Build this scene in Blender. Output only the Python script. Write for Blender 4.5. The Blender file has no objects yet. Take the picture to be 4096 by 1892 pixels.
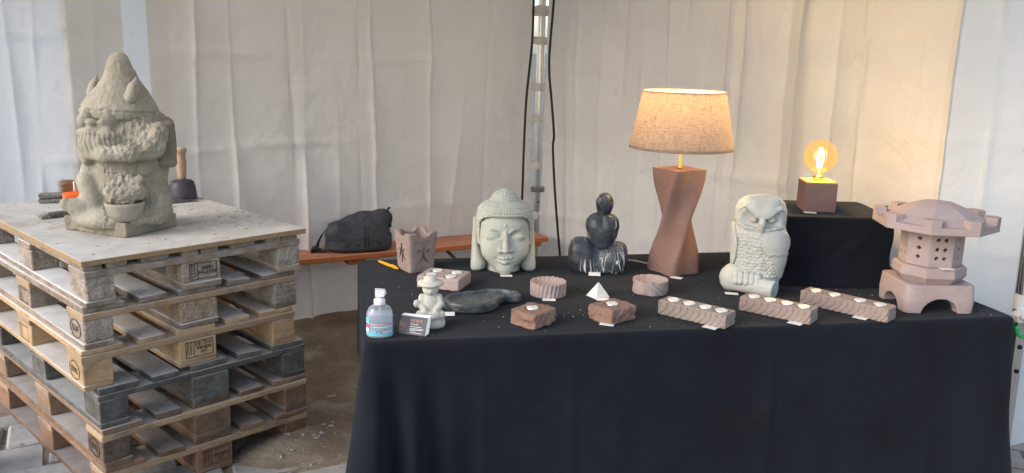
import bpy, bmesh, math, random
import numpy as np
from mathutils import Vector, Matrix, Euler
random.seed(7)
R = math.radians
sc = bpy.context.scene
COL = sc.collection

# ------------------------------------------------------------------ camera, sky, sun, exposure
cam = bpy.data.objects.new('camera', bpy.data.cameras.new('camera'))
COL.objects.link(cam)
cam.data.sensor_width = 36.0
cam.data.lens = 36.0 * 3505 / 4096
cam.data.clip_start = 0.05
cam.data.clip_end = 500
th, ro = R(12.4), R(1.42)
fwd = Vector((0, math.cos(th), -math.sin(th))); up0 = Vector((0, math.sin(th), math.cos(th))); rt0 = Vector((1, 0, 0))
rt = rt0 * math.cos(ro) + up0 * math.sin(ro); up = up0 * math.cos(ro) - rt0 * math.sin(ro)
cam.matrix_world = Matrix.Translation((0, 0, 1.599)) @ Matrix((rt, up, -fwd)).transposed().to_4x4()
sc.camera = cam

SUN_EL, SUN_AZ = R(28), R(236)      # azimuth clockwise from +Y: behind the camera, a little to its left
world = bpy.data.worlds.new('World'); sc.world = world; world.use_nodes = True
wn = world.node_tree; wn.nodes.clear()
sky = wn.nodes.new('ShaderNodeTexSky'); sky.sky_type = 'NISHITA'; sky.sun_disc = False
sky.sun_elevation = SUN_EL; sky.sun_rotation = SUN_AZ; sky.dust_density = 1.5; sky.air_density = 1.0; sky.ozone_density = 1.0
hs = wn.nodes.new('ShaderNodeHueSaturation'); hs.inputs['Saturation'].default_value = 0.90   # overcast: greyish sky
bg = wn.nodes.new('ShaderNodeBackground'); bg.inputs['Strength'].default_value = 0.15
wo = wn.nodes.new('ShaderNodeOutputWorld')
wn.links.new(sky.outputs[0], hs.inputs['Color']); wn.links.new(hs.outputs[0], bg.inputs[0]); wn.links.new(bg.outputs[0], wo.inputs[0])
sun = bpy.data.objects.new('sun', bpy.data.lights.new('sun', 'SUN')); COL.objects.link(sun)
sun.data.energy = 0.85; sun.data.angle = R(28); sun.data.color = (1.0, 0.99, 0.98)
sd = Vector((math.sin(SUN_AZ) * math.cos(SUN_EL), math.cos(SUN_AZ) * math.cos(SUN_EL), math.sin(SUN_EL)))
sun.rotation_euler = sd.to_track_quat('Z', 'Y').to_euler()
sc.view_settings.view_transform = 'Standard'; sc.view_settings.look = 'None'
sc.view_settings.gamma = 1.0; sc.view_settings.use_curve_mapping = False
sc.view_settings.exposure = 1.1
sc.render.engine = 'CYCLES'
sc.cycles.use_denoising = True
sc.cycles.max_bounces = 10; sc.cycles.diffuse_bounces = 5; sc.cycles.transparent_max_bounces = 12
sc.cycles.sample_clamp_indirect = 6.0
sc.cycles.caustics_reflective = False; sc.cycles.caustics_refractive = False

# ------------------------------------------------------------------ materials
class NT:
    def __init__(s, name):
        s.m = bpy.data.materials.new(name); s.m.use_nodes = True
        s.t = s.m.node_tree; s.t.nodes.clear()
        s.out = s.n('ShaderNodeOutputMaterial')
        s.p = s.n('ShaderNodeBsdfPrincipled'); s.l(s.p.outputs[0], s.out.inputs['Surface'])
        s.tc = s.n('ShaderNodeTexCoord'); s.v = s.tc.outputs['Object']
    def n(s, t): return s.t.nodes.new(t)
    def l(s, a, b): s.t.links.new(a, b)
    def setv(s, sock, val):
        if hasattr(val, 'links'): s.l(val, sock)
        elif isinstance(val, (tuple, list)) and len(val) == 3 and sock.type == 'RGBA': sock.default_value = (*val, 1)
        else: sock.default_value = val
    def jitter(s, k=20):
        oi = s.n('ShaderNodeObjectInfo'); mu = s.n('ShaderNodeVectorMath'); mu.operation = 'MULTIPLY_ADD'
        cx = s.n('ShaderNodeCombineXYZ'); s.l(oi.outputs['Random'], cx.inputs[0]); s.l(oi.outputs['Random'], cx.inputs[1]); s.l(oi.outputs['Random'], cx.inputs[2])
        s.l(cx.outputs[0], mu.inputs[0]); mu.inputs[1].default_value = (k, k * .7, k * .3); s.l(s.v, mu.inputs[2]); s.v = mu.outputs[0]
        return oi.outputs['Random']
    def noise(s, scale, detail=4, rough=.55, stretch=None, dist=0):
        n = s.n('ShaderNodeTexNoise'); v = s.v
        if stretch:
            mp = s.n('ShaderNodeMapping'); mp.inputs['Scale'].default_value = stretch; s.l(v, mp.inputs[0]); v = mp.outputs[0]
        s.l(v, n.inputs['Vector']); n.inputs['Scale'].default_value = scale; n.inputs['Detail'].default_value = detail
        n.inputs['Roughness'].default_value = rough; n.inputs['Distortion'].default_value = dist
        return n.outputs[0]
    def ramp(s, fac, a, b, lo=0.0, hi=1.0):
        m = s.n('ShaderNodeMapRange'); m.clamp = True; s.l(fac, m.inputs[0]); m.inputs[1].default_value = a; m.inputs[2].default_value = b
        m.inputs[3].default_value = lo; m.inputs[4].default_value = hi
        return m.outputs[0]
    def mix(s, fac, a, b, mode='MIX'):
        m = s.n('ShaderNodeMix'); m.data_type = 'RGBA'; m.blend_type = mode
        s.setv(m.inputs[0], fac); s.setv(m.inputs[6], a); s.setv(m.inputs[7], b); return m.outputs[2]
    def math(s, op, a, b=0.0):
        m = s.n('ShaderNodeMath'); m.operation = op; s.setv(m.inputs[0], a); s.setv(m.inputs[1], b); return m.outputs[0]
    def bump(s, h, strength=.3, dist=.01, prev=None):
        b = s.n('ShaderNodeBump'); b.inputs['Strength'].default_value = strength; b.inputs['Distance'].default_value = dist
        s.l(h, b.inputs['Height'])
        if prev: s.l(prev, b.inputs['Normal'])
        return b.outputs[0]
    def normal_z(s):
        g = s.n('ShaderNodeNewGeometry'); x = s.n('ShaderNodeSeparateXYZ'); s.l(g.outputs['Normal'], x.inputs[0]); return x.outputs[2]
    def done(s, col, rough=.8, normal=None, spec=.3, **kw):
        s.setv(s.p.inputs['Base Color'], col); s.setv(s.p.inputs['Roughness'], rough)
        s.p.inputs['Specular IOR Level'].default_value = spec
        if normal: s.l(normal, s.p.inputs['Normal'])
        for k, v in kw.items(): s.setv(s.p.inputs[k.replace('_', ' ')], v)
        return s.m

def stone(name, c1, c2, scale=60, grain=.5, dist=.004, spots=None, rough=.92, coarse=8):
    t = NT(name)
    a = t.noise(coarse, 5, .6); b = t.noise(scale * 4, 3, .7)
    col = t.mix(t.ramp(a, .3, .7), c1, c2)
    col = t.mix(t.ramp(b, .35, .65, 0, .35), col, tuple(x * .62 for x in c1))
    col = t.mix(t.ramp(t.noise(coarse * .7, 6, .75, (1, 1, 2.5), .5), .55, .75, 0, .30), col, tuple(x * .55 for x in c2))
    col = t.mix(t.ramp(t.noise(coarse * 2.1, 6, .8), .60, .74, 0, .35), col, tuple(min(1, x * 1.35) for x in c2))
    if spots: col = t.mix(t.ramp(t.noise(scale * .5, 4, .7), .6, .72), col, spots)
    nb = t.bump(t.noise(scale, 6, .7), grain, dist)
    nb = t.bump(b, grain * .5, dist * .4, nb)
    return t.done(col, rough, nb, .15)

M = {}
M['green_stone'] = stone('green_sandstone', (.46, .465, .395), (.52, .52, .46), 70, .35, .003)
M['owl_stone'] = stone('pale_sandstone', (.50, .50, .45), (.57, .57, .53), 70, .35, .003)
M['gnome_stone'] = stone('raw_sandstone', (.30, .272, .215), (.43, .398, .33), 45, .7, .006, coarse=14)
M['gnome_dark'] = stone('sawn_sandstone', (.21, .185, .14), (.31, .28, .225), 60, .45, .004)
M['monk_stone'] = stone('cream_stone', (.52, .50, .42), (.60, .58, .51), 90, .4, .003)
M['pink_stone'] = stone('pink_sandstone', (.37, .28, .255), (.46, .36, .335), 80, .4, .003)
M['lantern_stone'] = stone('lantern_sandstone', (.36, .275, .26), (.44, .345, .33), 90, .35, .003)
M['lamp_stone'] = stone('lamp_sandstone', (.255, .148, .122), (.315, .195, .165), 110, .3, .002, spots=(.34, .225, .195))
M['cube_stone'] = stone('plum_sandstone', (.19, .115, .105), (.24, .15, .135), 110, .25, .002)
M['red_rock'] = stone('red_rock', (.26, .155, .115), (.35, .22, .17), 50, .8, .006)
M['holder_stone'] = stone('holder_sandstone', (.29, .215, .185), (.37, .285, .25), 90, .5, .003)
M['grey_holder_stone'] = stone('grey_holder_sandstone', (.26, .215, .185), (.35, .29, .255), 90, .5, .003)
M['white_stone'] = stone('white_marble', (.72, .71, .68), (.8, .79, .76), 40, .1, .001, rough=.5)
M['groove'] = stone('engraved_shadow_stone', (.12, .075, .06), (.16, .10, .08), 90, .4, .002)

def veined():
    t = NT('black_marble')
    d = t.noise(9, 4, .6); base = t.mix(t.ramp(t.noise(30, 6, .7), .35, .7), (.014, .016, .021), (.062, .072, .092))
    def vein(scale, w, stretch, dist):
        n = t.noise(scale, 3, .5, stretch, dist); a = t.math('ABSOLUTE', t.math('SUBTRACT', n, .5)); return t.ramp(a, 0, w, 1, 0)
    gate = t.ramp(t.noise(6, 2, .5), .47, .56)
    v = t.math('MAXIMUM', t.math('MULTIPLY', vein(7, .013, (1.7, 1.0, .45), 1.4), gate), t.math('MULTIPLY', vein(22, .008, (1, 1, .5), 1.0), t.ramp(d, .52, .6, 0, .6)))
    col = t.mix(v, base, (.75, .76, .78)); col = t.mix(t.ramp(t.noise(12, 3), .64, .75, 0, .5), col, (.16, .08, .05))
    return t.done(col, t.ramp(t.noise(18, 3), .3, .7, .32, .55), t.bump(t.noise(40, 5), .12, .002), .5)
M['marble'] = veined()
t = NT('dark_soapstone'); M['slate'] = t.done(t.mix(t.ramp(t.noise(40, 6, .7), .35, .7), (.022, .027, .029), (.13, .145, .15)), t.ramp(t.noise(14, 3), .3, .7, .26, .5), t.bump(t.noise(60, 5), .2, .002), .5)

def simple(name, c, rough=.6, metal=0, spec=.4, var=.12, scale=30, bump=.05):
    t = NT(name); n = t.noise(scale, 4)
    return t.done(t.mix(t.ramp(n, .3, .7), tuple(x * (1 - var) for x in c), tuple(min(1, x * (1 + var)) for x in c)), rough, t.bump(n, bump, .002) if bump else None, spec, Metallic=metal)

def wood(name, c1, c2, dust=0.0, dark=.35, dustcol=(.76, .75, .72)):
    t = NT(name); rnd = t.jitter(13)
    g = t.noise(14, 5, .65, (1.2, 14, 14), .6); f = t.noise(70, 3, .7, (.6, 8, 8))
    col = t.mix(t.ramp(g, .3, .7), c1, c2)
    col = t.mix(t.ramp(f, .5, .75, 0, .5), col, tuple(x * .5 for x in c1))
    col = t.mix(t.math('MULTIPLY', t.ramp(rnd, 0, 1, 0, 1), dark), col, tuple(x * .35 for x in c1))
    st = t.ramp(t.noise(6, 6, .75), .50, .72, 0, .75); col = t.mix(st, col, (.05, .042, .036))
    if dust:
        dn = t.ramp(t.noise(9, 5, .7), .22, .55, .55, 1.0); up_ = t.ramp(t.normal_z(), .55, .9)
        col = t.mix(t.math('MULTIPLY', t.math('MULTIPLY', up_, dn), dust), col, dustcol)
        col = t.mix(t.math('MULTIPLY', t.ramp(t.noise(20, 5, .7), .4, .75), dust * .28), col, dustcol)
    return t.done(col, .85, t.bump(f, .5, .003, t.bump(g, .3, .003)), .2)
WOODS = [wood('dusty_pallet_wood', (.28, .20, .14), (.38, .29, .215), 1.0, .5), wood('worn_pallet_wood', (.26, .18, .12), (.41, .305, .21), .95, .7),
         wood('fresh_pallet_wood', (.47, .285, .135), (.60, .40, .215), .72, .35), wood('blackened_pallet_wood', (.075, .07, .065), (.14, .13, .115), .5, .5),
         wood('brown_pallet_wood', (.25, .145, .085), (.38, .24, .145), .45, .95), wood('red_brown_pallet_wood', (.25, .13, .075), (.36, .205, .125), .32, .85)]
WOODS.append(wood('tan_pallet_wood', (.39, .255, .145), (.51, .35, .215), .35, .45))
def chipblock(name, c, dust):
    t = NT(name); t.jitter(9); v = t.n('ShaderNodeTexVoronoi'); v.inputs['Scale'].default_value = 95; t.l(t.v, v.inputs['Vector'])
    col = t.mix(t.ramp(t.noise(60, 5, .7), .3, .7), tuple(x * .6 for x in c), tuple(x * 1.25 for x in c)); col = t.mix(t.ramp(v.outputs['Distance'], 0, .5, .35, 0), col, (.08, .06, .045))
    col = t.mix(t.math('MULTIPLY', t.ramp(t.noise(16, 5, .7), .4, .7), dust), col, (.6, .55, .5))
    return t.done(col, .9, t.bump(v.outputs['Distance'], .7, .006, t.bump(t.noise(40, 4), .6, .006)), .15)
CHIP = [chipblock('dusty_chip_block', (.30, .24, .19), .5), chipblock('chip_block', (.34, .24, .15), .25)]
STAMP = simple('burnt_stamp', (.03, .022, .018), .9)

def board_top():
    t = NT('dusty_chipboard'); v = t.noise(160, 4, .7)
    edge = t.mix(t.ramp(v, .3, .7), (.22, .14, .07), (.42, .29, .17))
    dust = t.mix(t.ramp(t.noise(7, 6, .65), .3, .7), (.40, .38, .345), (.56, .54, .505))
    dust = t.mix(t.ramp(t.noise(3.2, 6, .7, None, .8), .52, .68, 0, .75), dust, (.30, .255, .205))
    dust = t.mix(t.ramp(t.noise(90, 3, .7), .66, .74, 0, .6), dust, (.30, .27, .22))
    return t.done(t.mix(t.ramp(t.normal_z(), .5, .8), edge, dust), .9, t.bump(v, .4, .003), .15)
M['board'] = board_top()

def fabric_wall(name='tent_fabric', trans=.14, c1=(.695, .65, .60), c2=(.77, .735, .695)):
    t = NT(name); t.p.inputs['Roughness'].default_value = .7
    col = t.mix(t.ramp(t.noise(1.3, 5, .6), .3, .7), c1, c2)
    col = t.mix(t.ramp(t.noise(5, 7, .75), .60, .78, 0, .32), col, (.36, .32, .27))
    col = t.mix(t.ramp(t.noise(60, 3, .6), .70, .76, 0, .5), t.mix(0, col, col), (.30, .27, .23))
    t.l(col, t.p.inputs['Base Color']); t.p.inputs['Specular IOR Level'].default_value = .25
    nb = t.bump(t.noise(3.5, 5, .6, (1, 1, .7), 1.0), .55, .03); nb = t.bump(t.noise(16, 4, .6, (1, 1, 2.2), .6), .35, .006, nb)
    t.l(nb, t.p.inputs['Normal'])
    tr = t.n('ShaderNodeBsdfTranslucent'); t.l(col, tr.inputs[0])
    mx = t.n('ShaderNodeMixShader'); mx.inputs[0].default_value = trans; t.l(t.p.outputs[0], mx.inputs[1]); t.l(tr.outputs[0], mx.inputs[2]); t.l(mx.outputs[0], t.out.inputs['Surface'])
    return t.m
M['tent'] = fabric_wall(); M['roof'] = fabric_wall('roof_fabric', .5); M['thin'] = fabric_wall('thin_daylit_tent_fabric', .46, (.76, .755, .745), (.83, .825, .815))  # single-layer panels: whiter base colour also stands in for daylight glowing through

def cloth_black():
    t = NT('black_cloth'); n = t.noise(5, 5, .6)
    col = t.mix(t.ramp(n, .3, .7), (.0068, .0082, .0118), (.0110, .0135, .0200))
    col = t.mix(t.ramp(t.noise(14, 6, .75), .64, .88, 0, .30), col, (.035, .035, .037))
    wv = t.noise(420, 2, .5)
    return t.done(col, .95, t.bump(wv, .25, .001, t.bump(t.noise(3, 5, .55, None, .2), .35, .03)), .12, Sheen_Weight=.05, Sheen_Roughness=.5)
M['cloth'] = cloth_black()
M['alu'] = simple('brushed_aluminium', (.62, .63, .66), .32, 1.0, .5, .06, 12)
M['white_plastic'] = simple('white_plastic', (.74, .74, .74), .35, 0, .5, .03)
M['strap'] = simple('white_strap', (.58, .54, .52), .8)
M['green'] = simple('green_plastic', (.02, .46, .10), .4)
M['rubber'] = simple('black_cable', (.012, .010, .010), .5)
M['orange_wood'] = wood('orange_varnished_wood', (.46, .135, .045), (.58, .20, .075), .12, .1)
M['steel_dark'] = simple('dark_steel', (.13, .13, .12), .5, .6)
M['bag'] = simple('charcoal_nylon', (.048, .050, .058), .6, 0, .35, .2, 60, .2)
M['bag_strap'] = simple('black_webbing', (.018, .018, .022), .7)
M['paper'] = simple('white_card', (.78, .77, .74), .7, 0, .2, .03)
M['wax'] = simple('white_wax', (.72, .71, .68), .45, 0, .4, .02, 30, 0)
M['tin'] = simple('thin_aluminium', (.75, .75, .76), .3, 1.0, .5, .05)
M['wick'] = simple('wick', (.35, .33, .3), .9)
M['brass'] = simple('brass', (.72, .46, .13), .25, 1.0)
M['brass_plate'] = simple('brass_plate', (.70, .56, .16), .4, .7)
M['amber_pen'] = simple('amber_plastic', (.75, .36, .02), .2)
M['handle_wood'] = wood('mallet_handle_wood', (.36, .24, .16), (.47, .33, .24), .25, .1)
M['mallet_head'] = simple('purple_grey_plastic', (.045, .038, .055), .5, 0, .4, .5, 20, .2)
M['bristle'] = simple('brown_bristle', (.36, .21, .11), .9, 0, .2, .4, 200, .4)
M['orange'] = simple('orange_plastic', (.95, .13, .02), .4)
M['iron'] = simple('dusty_iron', (.15, .135, .125), .6, .4, .4, .45, 50, .2)
M['grey_metal'] = simple('grey_metal', (.24, .22, .2), .5, .5, .4, .4, 60, .2)
M['ink'] = simple('card_ink', (.055, .05, .062), .5)
M['gold_ink'] = simple('copper_ink', (.55, .24, .13), .5)
M['white_ink'] = simple('white_ink', (.7, .7, .7), .6, 0, .3, 0, 30, 0)
M['cyan'] = simple('cyan_label', (.16, .50, .64), .4)
M['magenta'] = simple('magenta_label', (.55, .06, .22), .4)
M['label_blue'] = simple('pale_blue_label', (.50, .62, .72), .4)
M['label_grey'] = simple('grey_label_print', (.30, .36, .45), .4)
M['label_pink'] = simple('faded_pink_print', (.50, .33, .42), .4)
M['lint'] = simple('lint', (.06, .06, .065), .9)
M['hole_shade'] = simple('hole_shade', (.01, .01, .01), .6)  # near-black discs on the poles stand in for the shade inside the holes

def clear_plastic(name, tint, body, transp, gloss_rough=.08, rim=.55):
    t = NT(name); tr = t.n('ShaderNodeBsdfTransparent'); tr.inputs[0].default_value = (*tint, 1)
    t.done(body, gloss_rough, None, .6)
    lw = t.n('ShaderNodeLayerWeight'); lw.inputs[0].default_value = .25
    f = t.math('MULTIPLY', t.math('SUBTRACT', 1.0, t.math('MULTIPLY', lw.outputs['Facing'], rim)), transp)
    mx = t.n('ShaderNodeMixShader'); t.l(f, mx.inputs[0]); t.l(t.p.outputs[0], mx.inputs[1]); t.l(tr.outputs[0], mx.inputs[2]); t.l(mx.outputs[0], t.out.inputs['Surface'])
    return t.m
M['bottle'] = clear_plastic('clear_plastic', (.97, .98, 1.0), (.62, .68, .74), .82)
M['gel'] = clear_plastic('clear_gel', (.93, .96, 1.0), (.66, .72, .78), .74)
def gloss_coat(m):
    t = m.node_tree; out = next(n for n in t.nodes if n.type == 'OUTPUT_MATERIAL'); src = out.inputs['Surface'].links[0].from_socket
    fr = t.nodes.new('ShaderNodeFresnel'); fr.inputs[0].default_value = 1.5; g_ = t.nodes.new('ShaderNodeBsdfGlossy'); g_.inputs['Roughness'].default_value = .03; mx = t.nodes.new('ShaderNodeMixShader')
    ge = t.nodes.new('ShaderNodeNewGeometry'); iv = t.nodes.new('ShaderNodeMath'); iv.operation = 'SUBTRACT'; iv.inputs[0].default_value = 1; mu = t.nodes.new('ShaderNodeMath'); mu.operation = 'MULTIPLY'
    t.links.new(ge.outputs['Backfacing'], iv.inputs[1]); t.links.new(iv.outputs[0], mu.inputs[0]); t.links.new(fr.outputs[0], mu.inputs[1]); t.links.new(mu.outputs[0], mx.inputs[0]); t.links.new(src, mx.inputs[1]); t.links.new(g_.outputs[0], mx.inputs[2]); t.links.new(mx.outputs[0], out.inputs['Surface']); return m
gloss_coat(M['bottle'])
M['bulb_glass'] = clear_plastic('amber_glass', (1.0, .92, .70), (.12, .075, .02), .95, .03, .30)

gloss_coat(M['bulb_glass'])
def emit(name, c, s):
    m = bpy.data.materials.new(name); m.use_nodes = True; t = m.node_tree; t.nodes.clear()
    e = t.nodes.new('ShaderNodeEmission'); o = t.nodes.new('ShaderNodeOutputMaterial'); e.inputs[0].default_value = (*c, 1); e.inputs[1].default_value = s; t.links.new(e.outputs[0], o.inputs[0]); return m
M['filament'] = emit('lit_filament', (1.0, .55, .16), 60)
M['lamp_bulb'] = emit('lit_bulb', (1.0, .66, .32), 5)
def linen():
    t = NT('linen_shade'); t.v = t.tc.outputs['UV']
    a = t.noise(8, 4, .7, (1, 9, 1)); b = t.noise(8, 4, .7, (8, .8, 1)); s1 = t.noise(5, 3, .7, (1, 11, 1)); s2 = t.noise(5, 3, .7, (9, 1, 1))
    f = t.math('MULTIPLY', t.math('ADD', a, b), .5)
    col = t.mix(t.ramp(f, .35, .65), (.40, .33, .275), (.64, .55, .475))
    col = t.mix(t.math('MAXIMUM', t.ramp(s1, .57, .70, 0, .6), t.ramp(s2, .58, .71, 0, .6)), col, (.15, .095, .06))
    t.done(col, .9, t.bump(f, .3, .001), .1)
    tr = t.n('ShaderNodeBsdfTranslucent'); t.l(col, tr.inputs[0])
    mx = t.n('ShaderNodeMixShader'); mx.inputs[0].default_value = .5; t.l(t.p.outputs[0], mx.inputs[1]); t.l(tr.outputs[0], mx.inputs[2]); t.l(mx.outputs[0], t.out.inputs['Surface'])
    return t.m
M['linen'] = linen()
def paving(name, c1, c2):
    t = NT(name); rnd = t.jitter(17)
    col = t.mix(t.ramp(t.noise(12, 6, .7), .3, .7), c1, c2); col = t.mix(t.math('MULTIPLY', rnd, .4), col, tuple(x * .6 for x in c1))
    col = t.mix(t.ramp(t.noise(9, 5, .7), .55, .75, 0, .6), col, (.20, .155, .10))
    return t.done(col, .9, t.bump(t.noise(50, 6, .7), .6, .006), .2)
M['paver'] = paving('grey_paving', (.30, .29, .27), (.46, .45, .43))
M['tan_paver'] = paving('tan_paving', (.38, .30, .25), (.50, .42, .36))
def sandm(name='damp_sand'):
    t = NT(name); col = t.mix(t.ramp(t.noise(5, 6, .7), .3, .7), (.17, .128, .088), (.31, .25, .185)); col = t.mix(t.ramp(t.noise(30, 5, .7), .6, .75, 0, .7), col, (.085, .065, .045)); col = t.mix(t.ramp(t.noise(3.1, 6, .75), .52, .64, 0, .75), col, (.42, .39, .345))
    col = t.mix(t.ramp(t.noise(120, 2), .66, .76, 0, .7), col, (.42, .38, .32))
    return t.done(col, .95, t.bump(t.noise(28, 8, .75), 1.0, .012), .12)
M['sand'] = sandm()
t = NT('street_ground'); M['ground'] = t.done(t.mix(t.ramp(t.noise(2, 6, .7), .3, .7), (.20, .17, .135), (.30, .265, .22)), .95, t.bump(t.noise(20, 6), .6, .01), .15)

# ------------------------------------------------------------------ mesh helpers
def link(name, me, mat=None, parent=None, loc=None, rot=None):
    o = bpy.data.objects.new(name, me); COL.objects.link(o)
    if mat is not None and me is not None and len(me.materials) == 0: me.materials.append(mat)
    if parent is not None: o.parent = parent
    if loc is not None: o.location = loc
    if rot is not None: o.rotation_euler = rot
    return o
def tag(o, label, cat, group=None, kind=None):
    if label: o['label'] = label
    if cat: o['category'] = cat
    if group: o['group'] = group
    if kind: o['kind'] = kind
    return o
def thing(name, label, cat, loc=(0, 0, 0), rz=0.0, group=None):
    return tag(link(name, None, loc=loc, rot=(0, 0, rz)), label, cat, group)
def mk(name, v, f, smooth=False):
    me = bpy.data.meshes.new(name)
    v = np.asarray(v, np.float32)
    if isinstance(f, np.ndarray) and f.ndim == 2:
        n, k = f.shape
        me.vertices.add(len(v)); me.vertices.foreach_set('co', v.ravel()); me.loops.add(n * k); me.loops.foreach_set('vertex_index', f.astype(np.int32).ravel())
        me.polygons.add(n); me.polygons.foreach_set('loop_start', np.arange(0, n * k, k, dtype=np.int32)); me.update(calc_edges=True)
    else:
        me.from_pydata(v.tolist(), [], [list(map(int, q)) for q in f]); me.update()
    if smooth: me.polygons.foreach_set('use_smooth', [True] * len(me.polygons))
    return me
def hull(pts, name='hull', smooth=False):
    bm = bmesh.new(); vs = [bm.verts.new(p) for p in pts]; r = bmesh.ops.convex_hull(bm, input=vs)
    bmesh.ops.delete(bm, geom=list({g for g in r['geom_interior'] + r['geom_unused'] if isinstance(g, bmesh.types.BMVert)}), context='VERTS')
    bmesh.ops.recalc_face_normals(bm, faces=bm.faces)
    me = bpy.data.meshes.new(name); bm.to_mesh(me); bm.free()
    if smooth: me.polygons.foreach_set('use_smooth', [True] * len(me.polygons))
    return me
def cbox(sx, sy, sz, b=.002, jit=0.0, c=(0, 0, 0), name='piece'):
    """chamfered box of full size sx, sy, sz centred at c"""
    pts = []
    for x in (-1, 1):
        for y in (-1, 1):
            for z in (-1, 1):
                j = [random.uniform(-jit, jit) for _ in range(3)]
                for k in range(3):
                    bb = b * random.uniform(.6, 1.6) if jit else b
                    d = [bb, bb, bb]; d[k] = 0
                    pts.append((c[0] + x * (sx / 2 - d[0]) + j[0], c[1] + y * (sy / 2 - d[1]) + j[1], c[2] + z * (sz / 2 - d[2]) + j[2]))
    return hull(pts, name)
def tube(path, rad, n=8, closed=False):
    P = [Vector(p) for p in path]; m = len(P); rs = rad if hasattr(rad, '__len__') else [rad] * m
    v = []; f = []; ref = Vector((0.123, .31, .94)).normalized()
    for i in range(m):
        if closed: tg = (P[(i + 1) % m] - P[i - 1])
        else: tg = P[min(i + 1, m - 1)] - P[max(i - 1, 0)]
        tg = tg.normalized() if tg.length else Vector((0, 0, 1))
        a = tg.cross(ref)
        if a.length < 1e-3: a = tg.cross(Vector((1, 0, 0)))
        a.normalize(); b = tg.cross(a)
        for k in range(n):
            q = 2 * math.pi * k / n; v.append(P[i] + a * (rs[i] * math.cos(q)) + b * (rs[i] * math.sin(q)))
    for i in range(m if closed else m - 1):
        j = (i + 1) % m
        for k in range(n): f.append((i * n + k, i * n + (k + 1) % n, j * n + (k + 1) % n, j * n + k))
    if not closed: f.append(tuple(range(n))[::-1]); f.append(tuple(range((m - 1) * n, m * n)))
    return mk('tube', [tuple(p) for p in v], f, True)
def lathe(prof, n=32, smooth=True, caps=True, sx=1.0, sy=1.0):
    v = []; f = []; m = len(prof)
    for r, z in prof:
        for k in range(n):
            a = 2 * math.pi * k / n; v.append((r * sx * math.cos(a), r * sy * math.sin(a), z))
    for i in range(m - 1):
        for k in range(n): f.append((i * n + k, i * n + (k + 1) % n, (i + 1) * n + (k + 1) % n, (i + 1) * n + k))
    if caps: f.append(tuple(range(n))[::-1]); f.append(tuple(range((m - 1) * n, m * n)))
    return mk('lathe', v, f, smooth)
def flat(poly, z0, z1):
    """prism over a 2D polygon"""
    n = len(poly); v = [(x, y, z0) for x, y in poly] + [(x, y, z1) for x, y in poly]
    f = [tuple(range(n))[::-1], tuple(range(n, 2 * n))] + [(i, (i + 1) % n, n + (i + 1) % n, n + i) for i in range(n)]
    return mk('prism', v, f)
def autosmooth(me, ang=35):
    me.polygons.foreach_set('use_smooth', [True] * len(me.polygons)); me.set_sharp_from_angle(angle=R(ang)); return me
def text(name, body, size, mat, parent, loc, rot, align='CENTER', ext=.0004, sx=1.0):
    c = bpy.data.curves.new(name, 'FONT'); c.body = body; c.size = size; c.align_x = align; c.align_y = 'CENTER'; c.extrude = ext; c.space_line = .85; c.resolution_u = 3
    tmp = bpy.data.objects.new('tmp', c); COL.objects.link(tmp); bpy.context.view_layer.update()
    me = bpy.data.meshes.new_from_object(tmp.evaluated_get(bpy.context.evaluated_depsgraph_get())); bpy.data.objects.remove(tmp)
    me.materials.clear(); o = link(name, me, mat, parent, loc, rot); o.scale = (sx, 1, 1); return o

# ------------------------------------------------------------------ noise and implicit surfaces
_rng = np.random.RandomState(3); _T = _rng.rand(32, 32, 32).astype(np.float32)
def vn(P, s, o=0.0):
    q = P * s + 17.3 + o; i = np.floor(q).astype(int); u = (q - i); u = u * u * (3 - 2 * u); i0 = i % 32; i1 = (i + 1) % 32
    x0, y0, z0 = i0[:, 0], i0[:, 1], i0[:, 2]; x1, y1, z1 = i1[:, 0], i1[:, 1], i1[:, 2]; a, b, c = u[:, 0], u[:, 1], u[:, 2]
    L = lambda p, q_, t_: p + (q_ - p) * t_
    return L(L(L(_T[x0, y0, z0], _T[x1, y0, z0], a), L(_T[x0, y1, z0], _T[x1, y1, z0], a), b), L(L(_T[x0, y0, z1], _T[x1, y0, z1], a), L(_T[x0, y1, z1], _T[x1, y1, z1], a), b), c) - .5
def fbm(P, s, o=0.0, n=3):
    return sum(vn(P, s * 2 ** k, o + 5 * k) * .55 ** k for k in range(n))
def smin(a, b, k):
    if k <= 0: return np.minimum(a, b)
    h = np.clip(.5 + .5 * (b - a) / k, 0, 1); return b + (a - b) * h - k * h * (1 - h)
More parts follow.
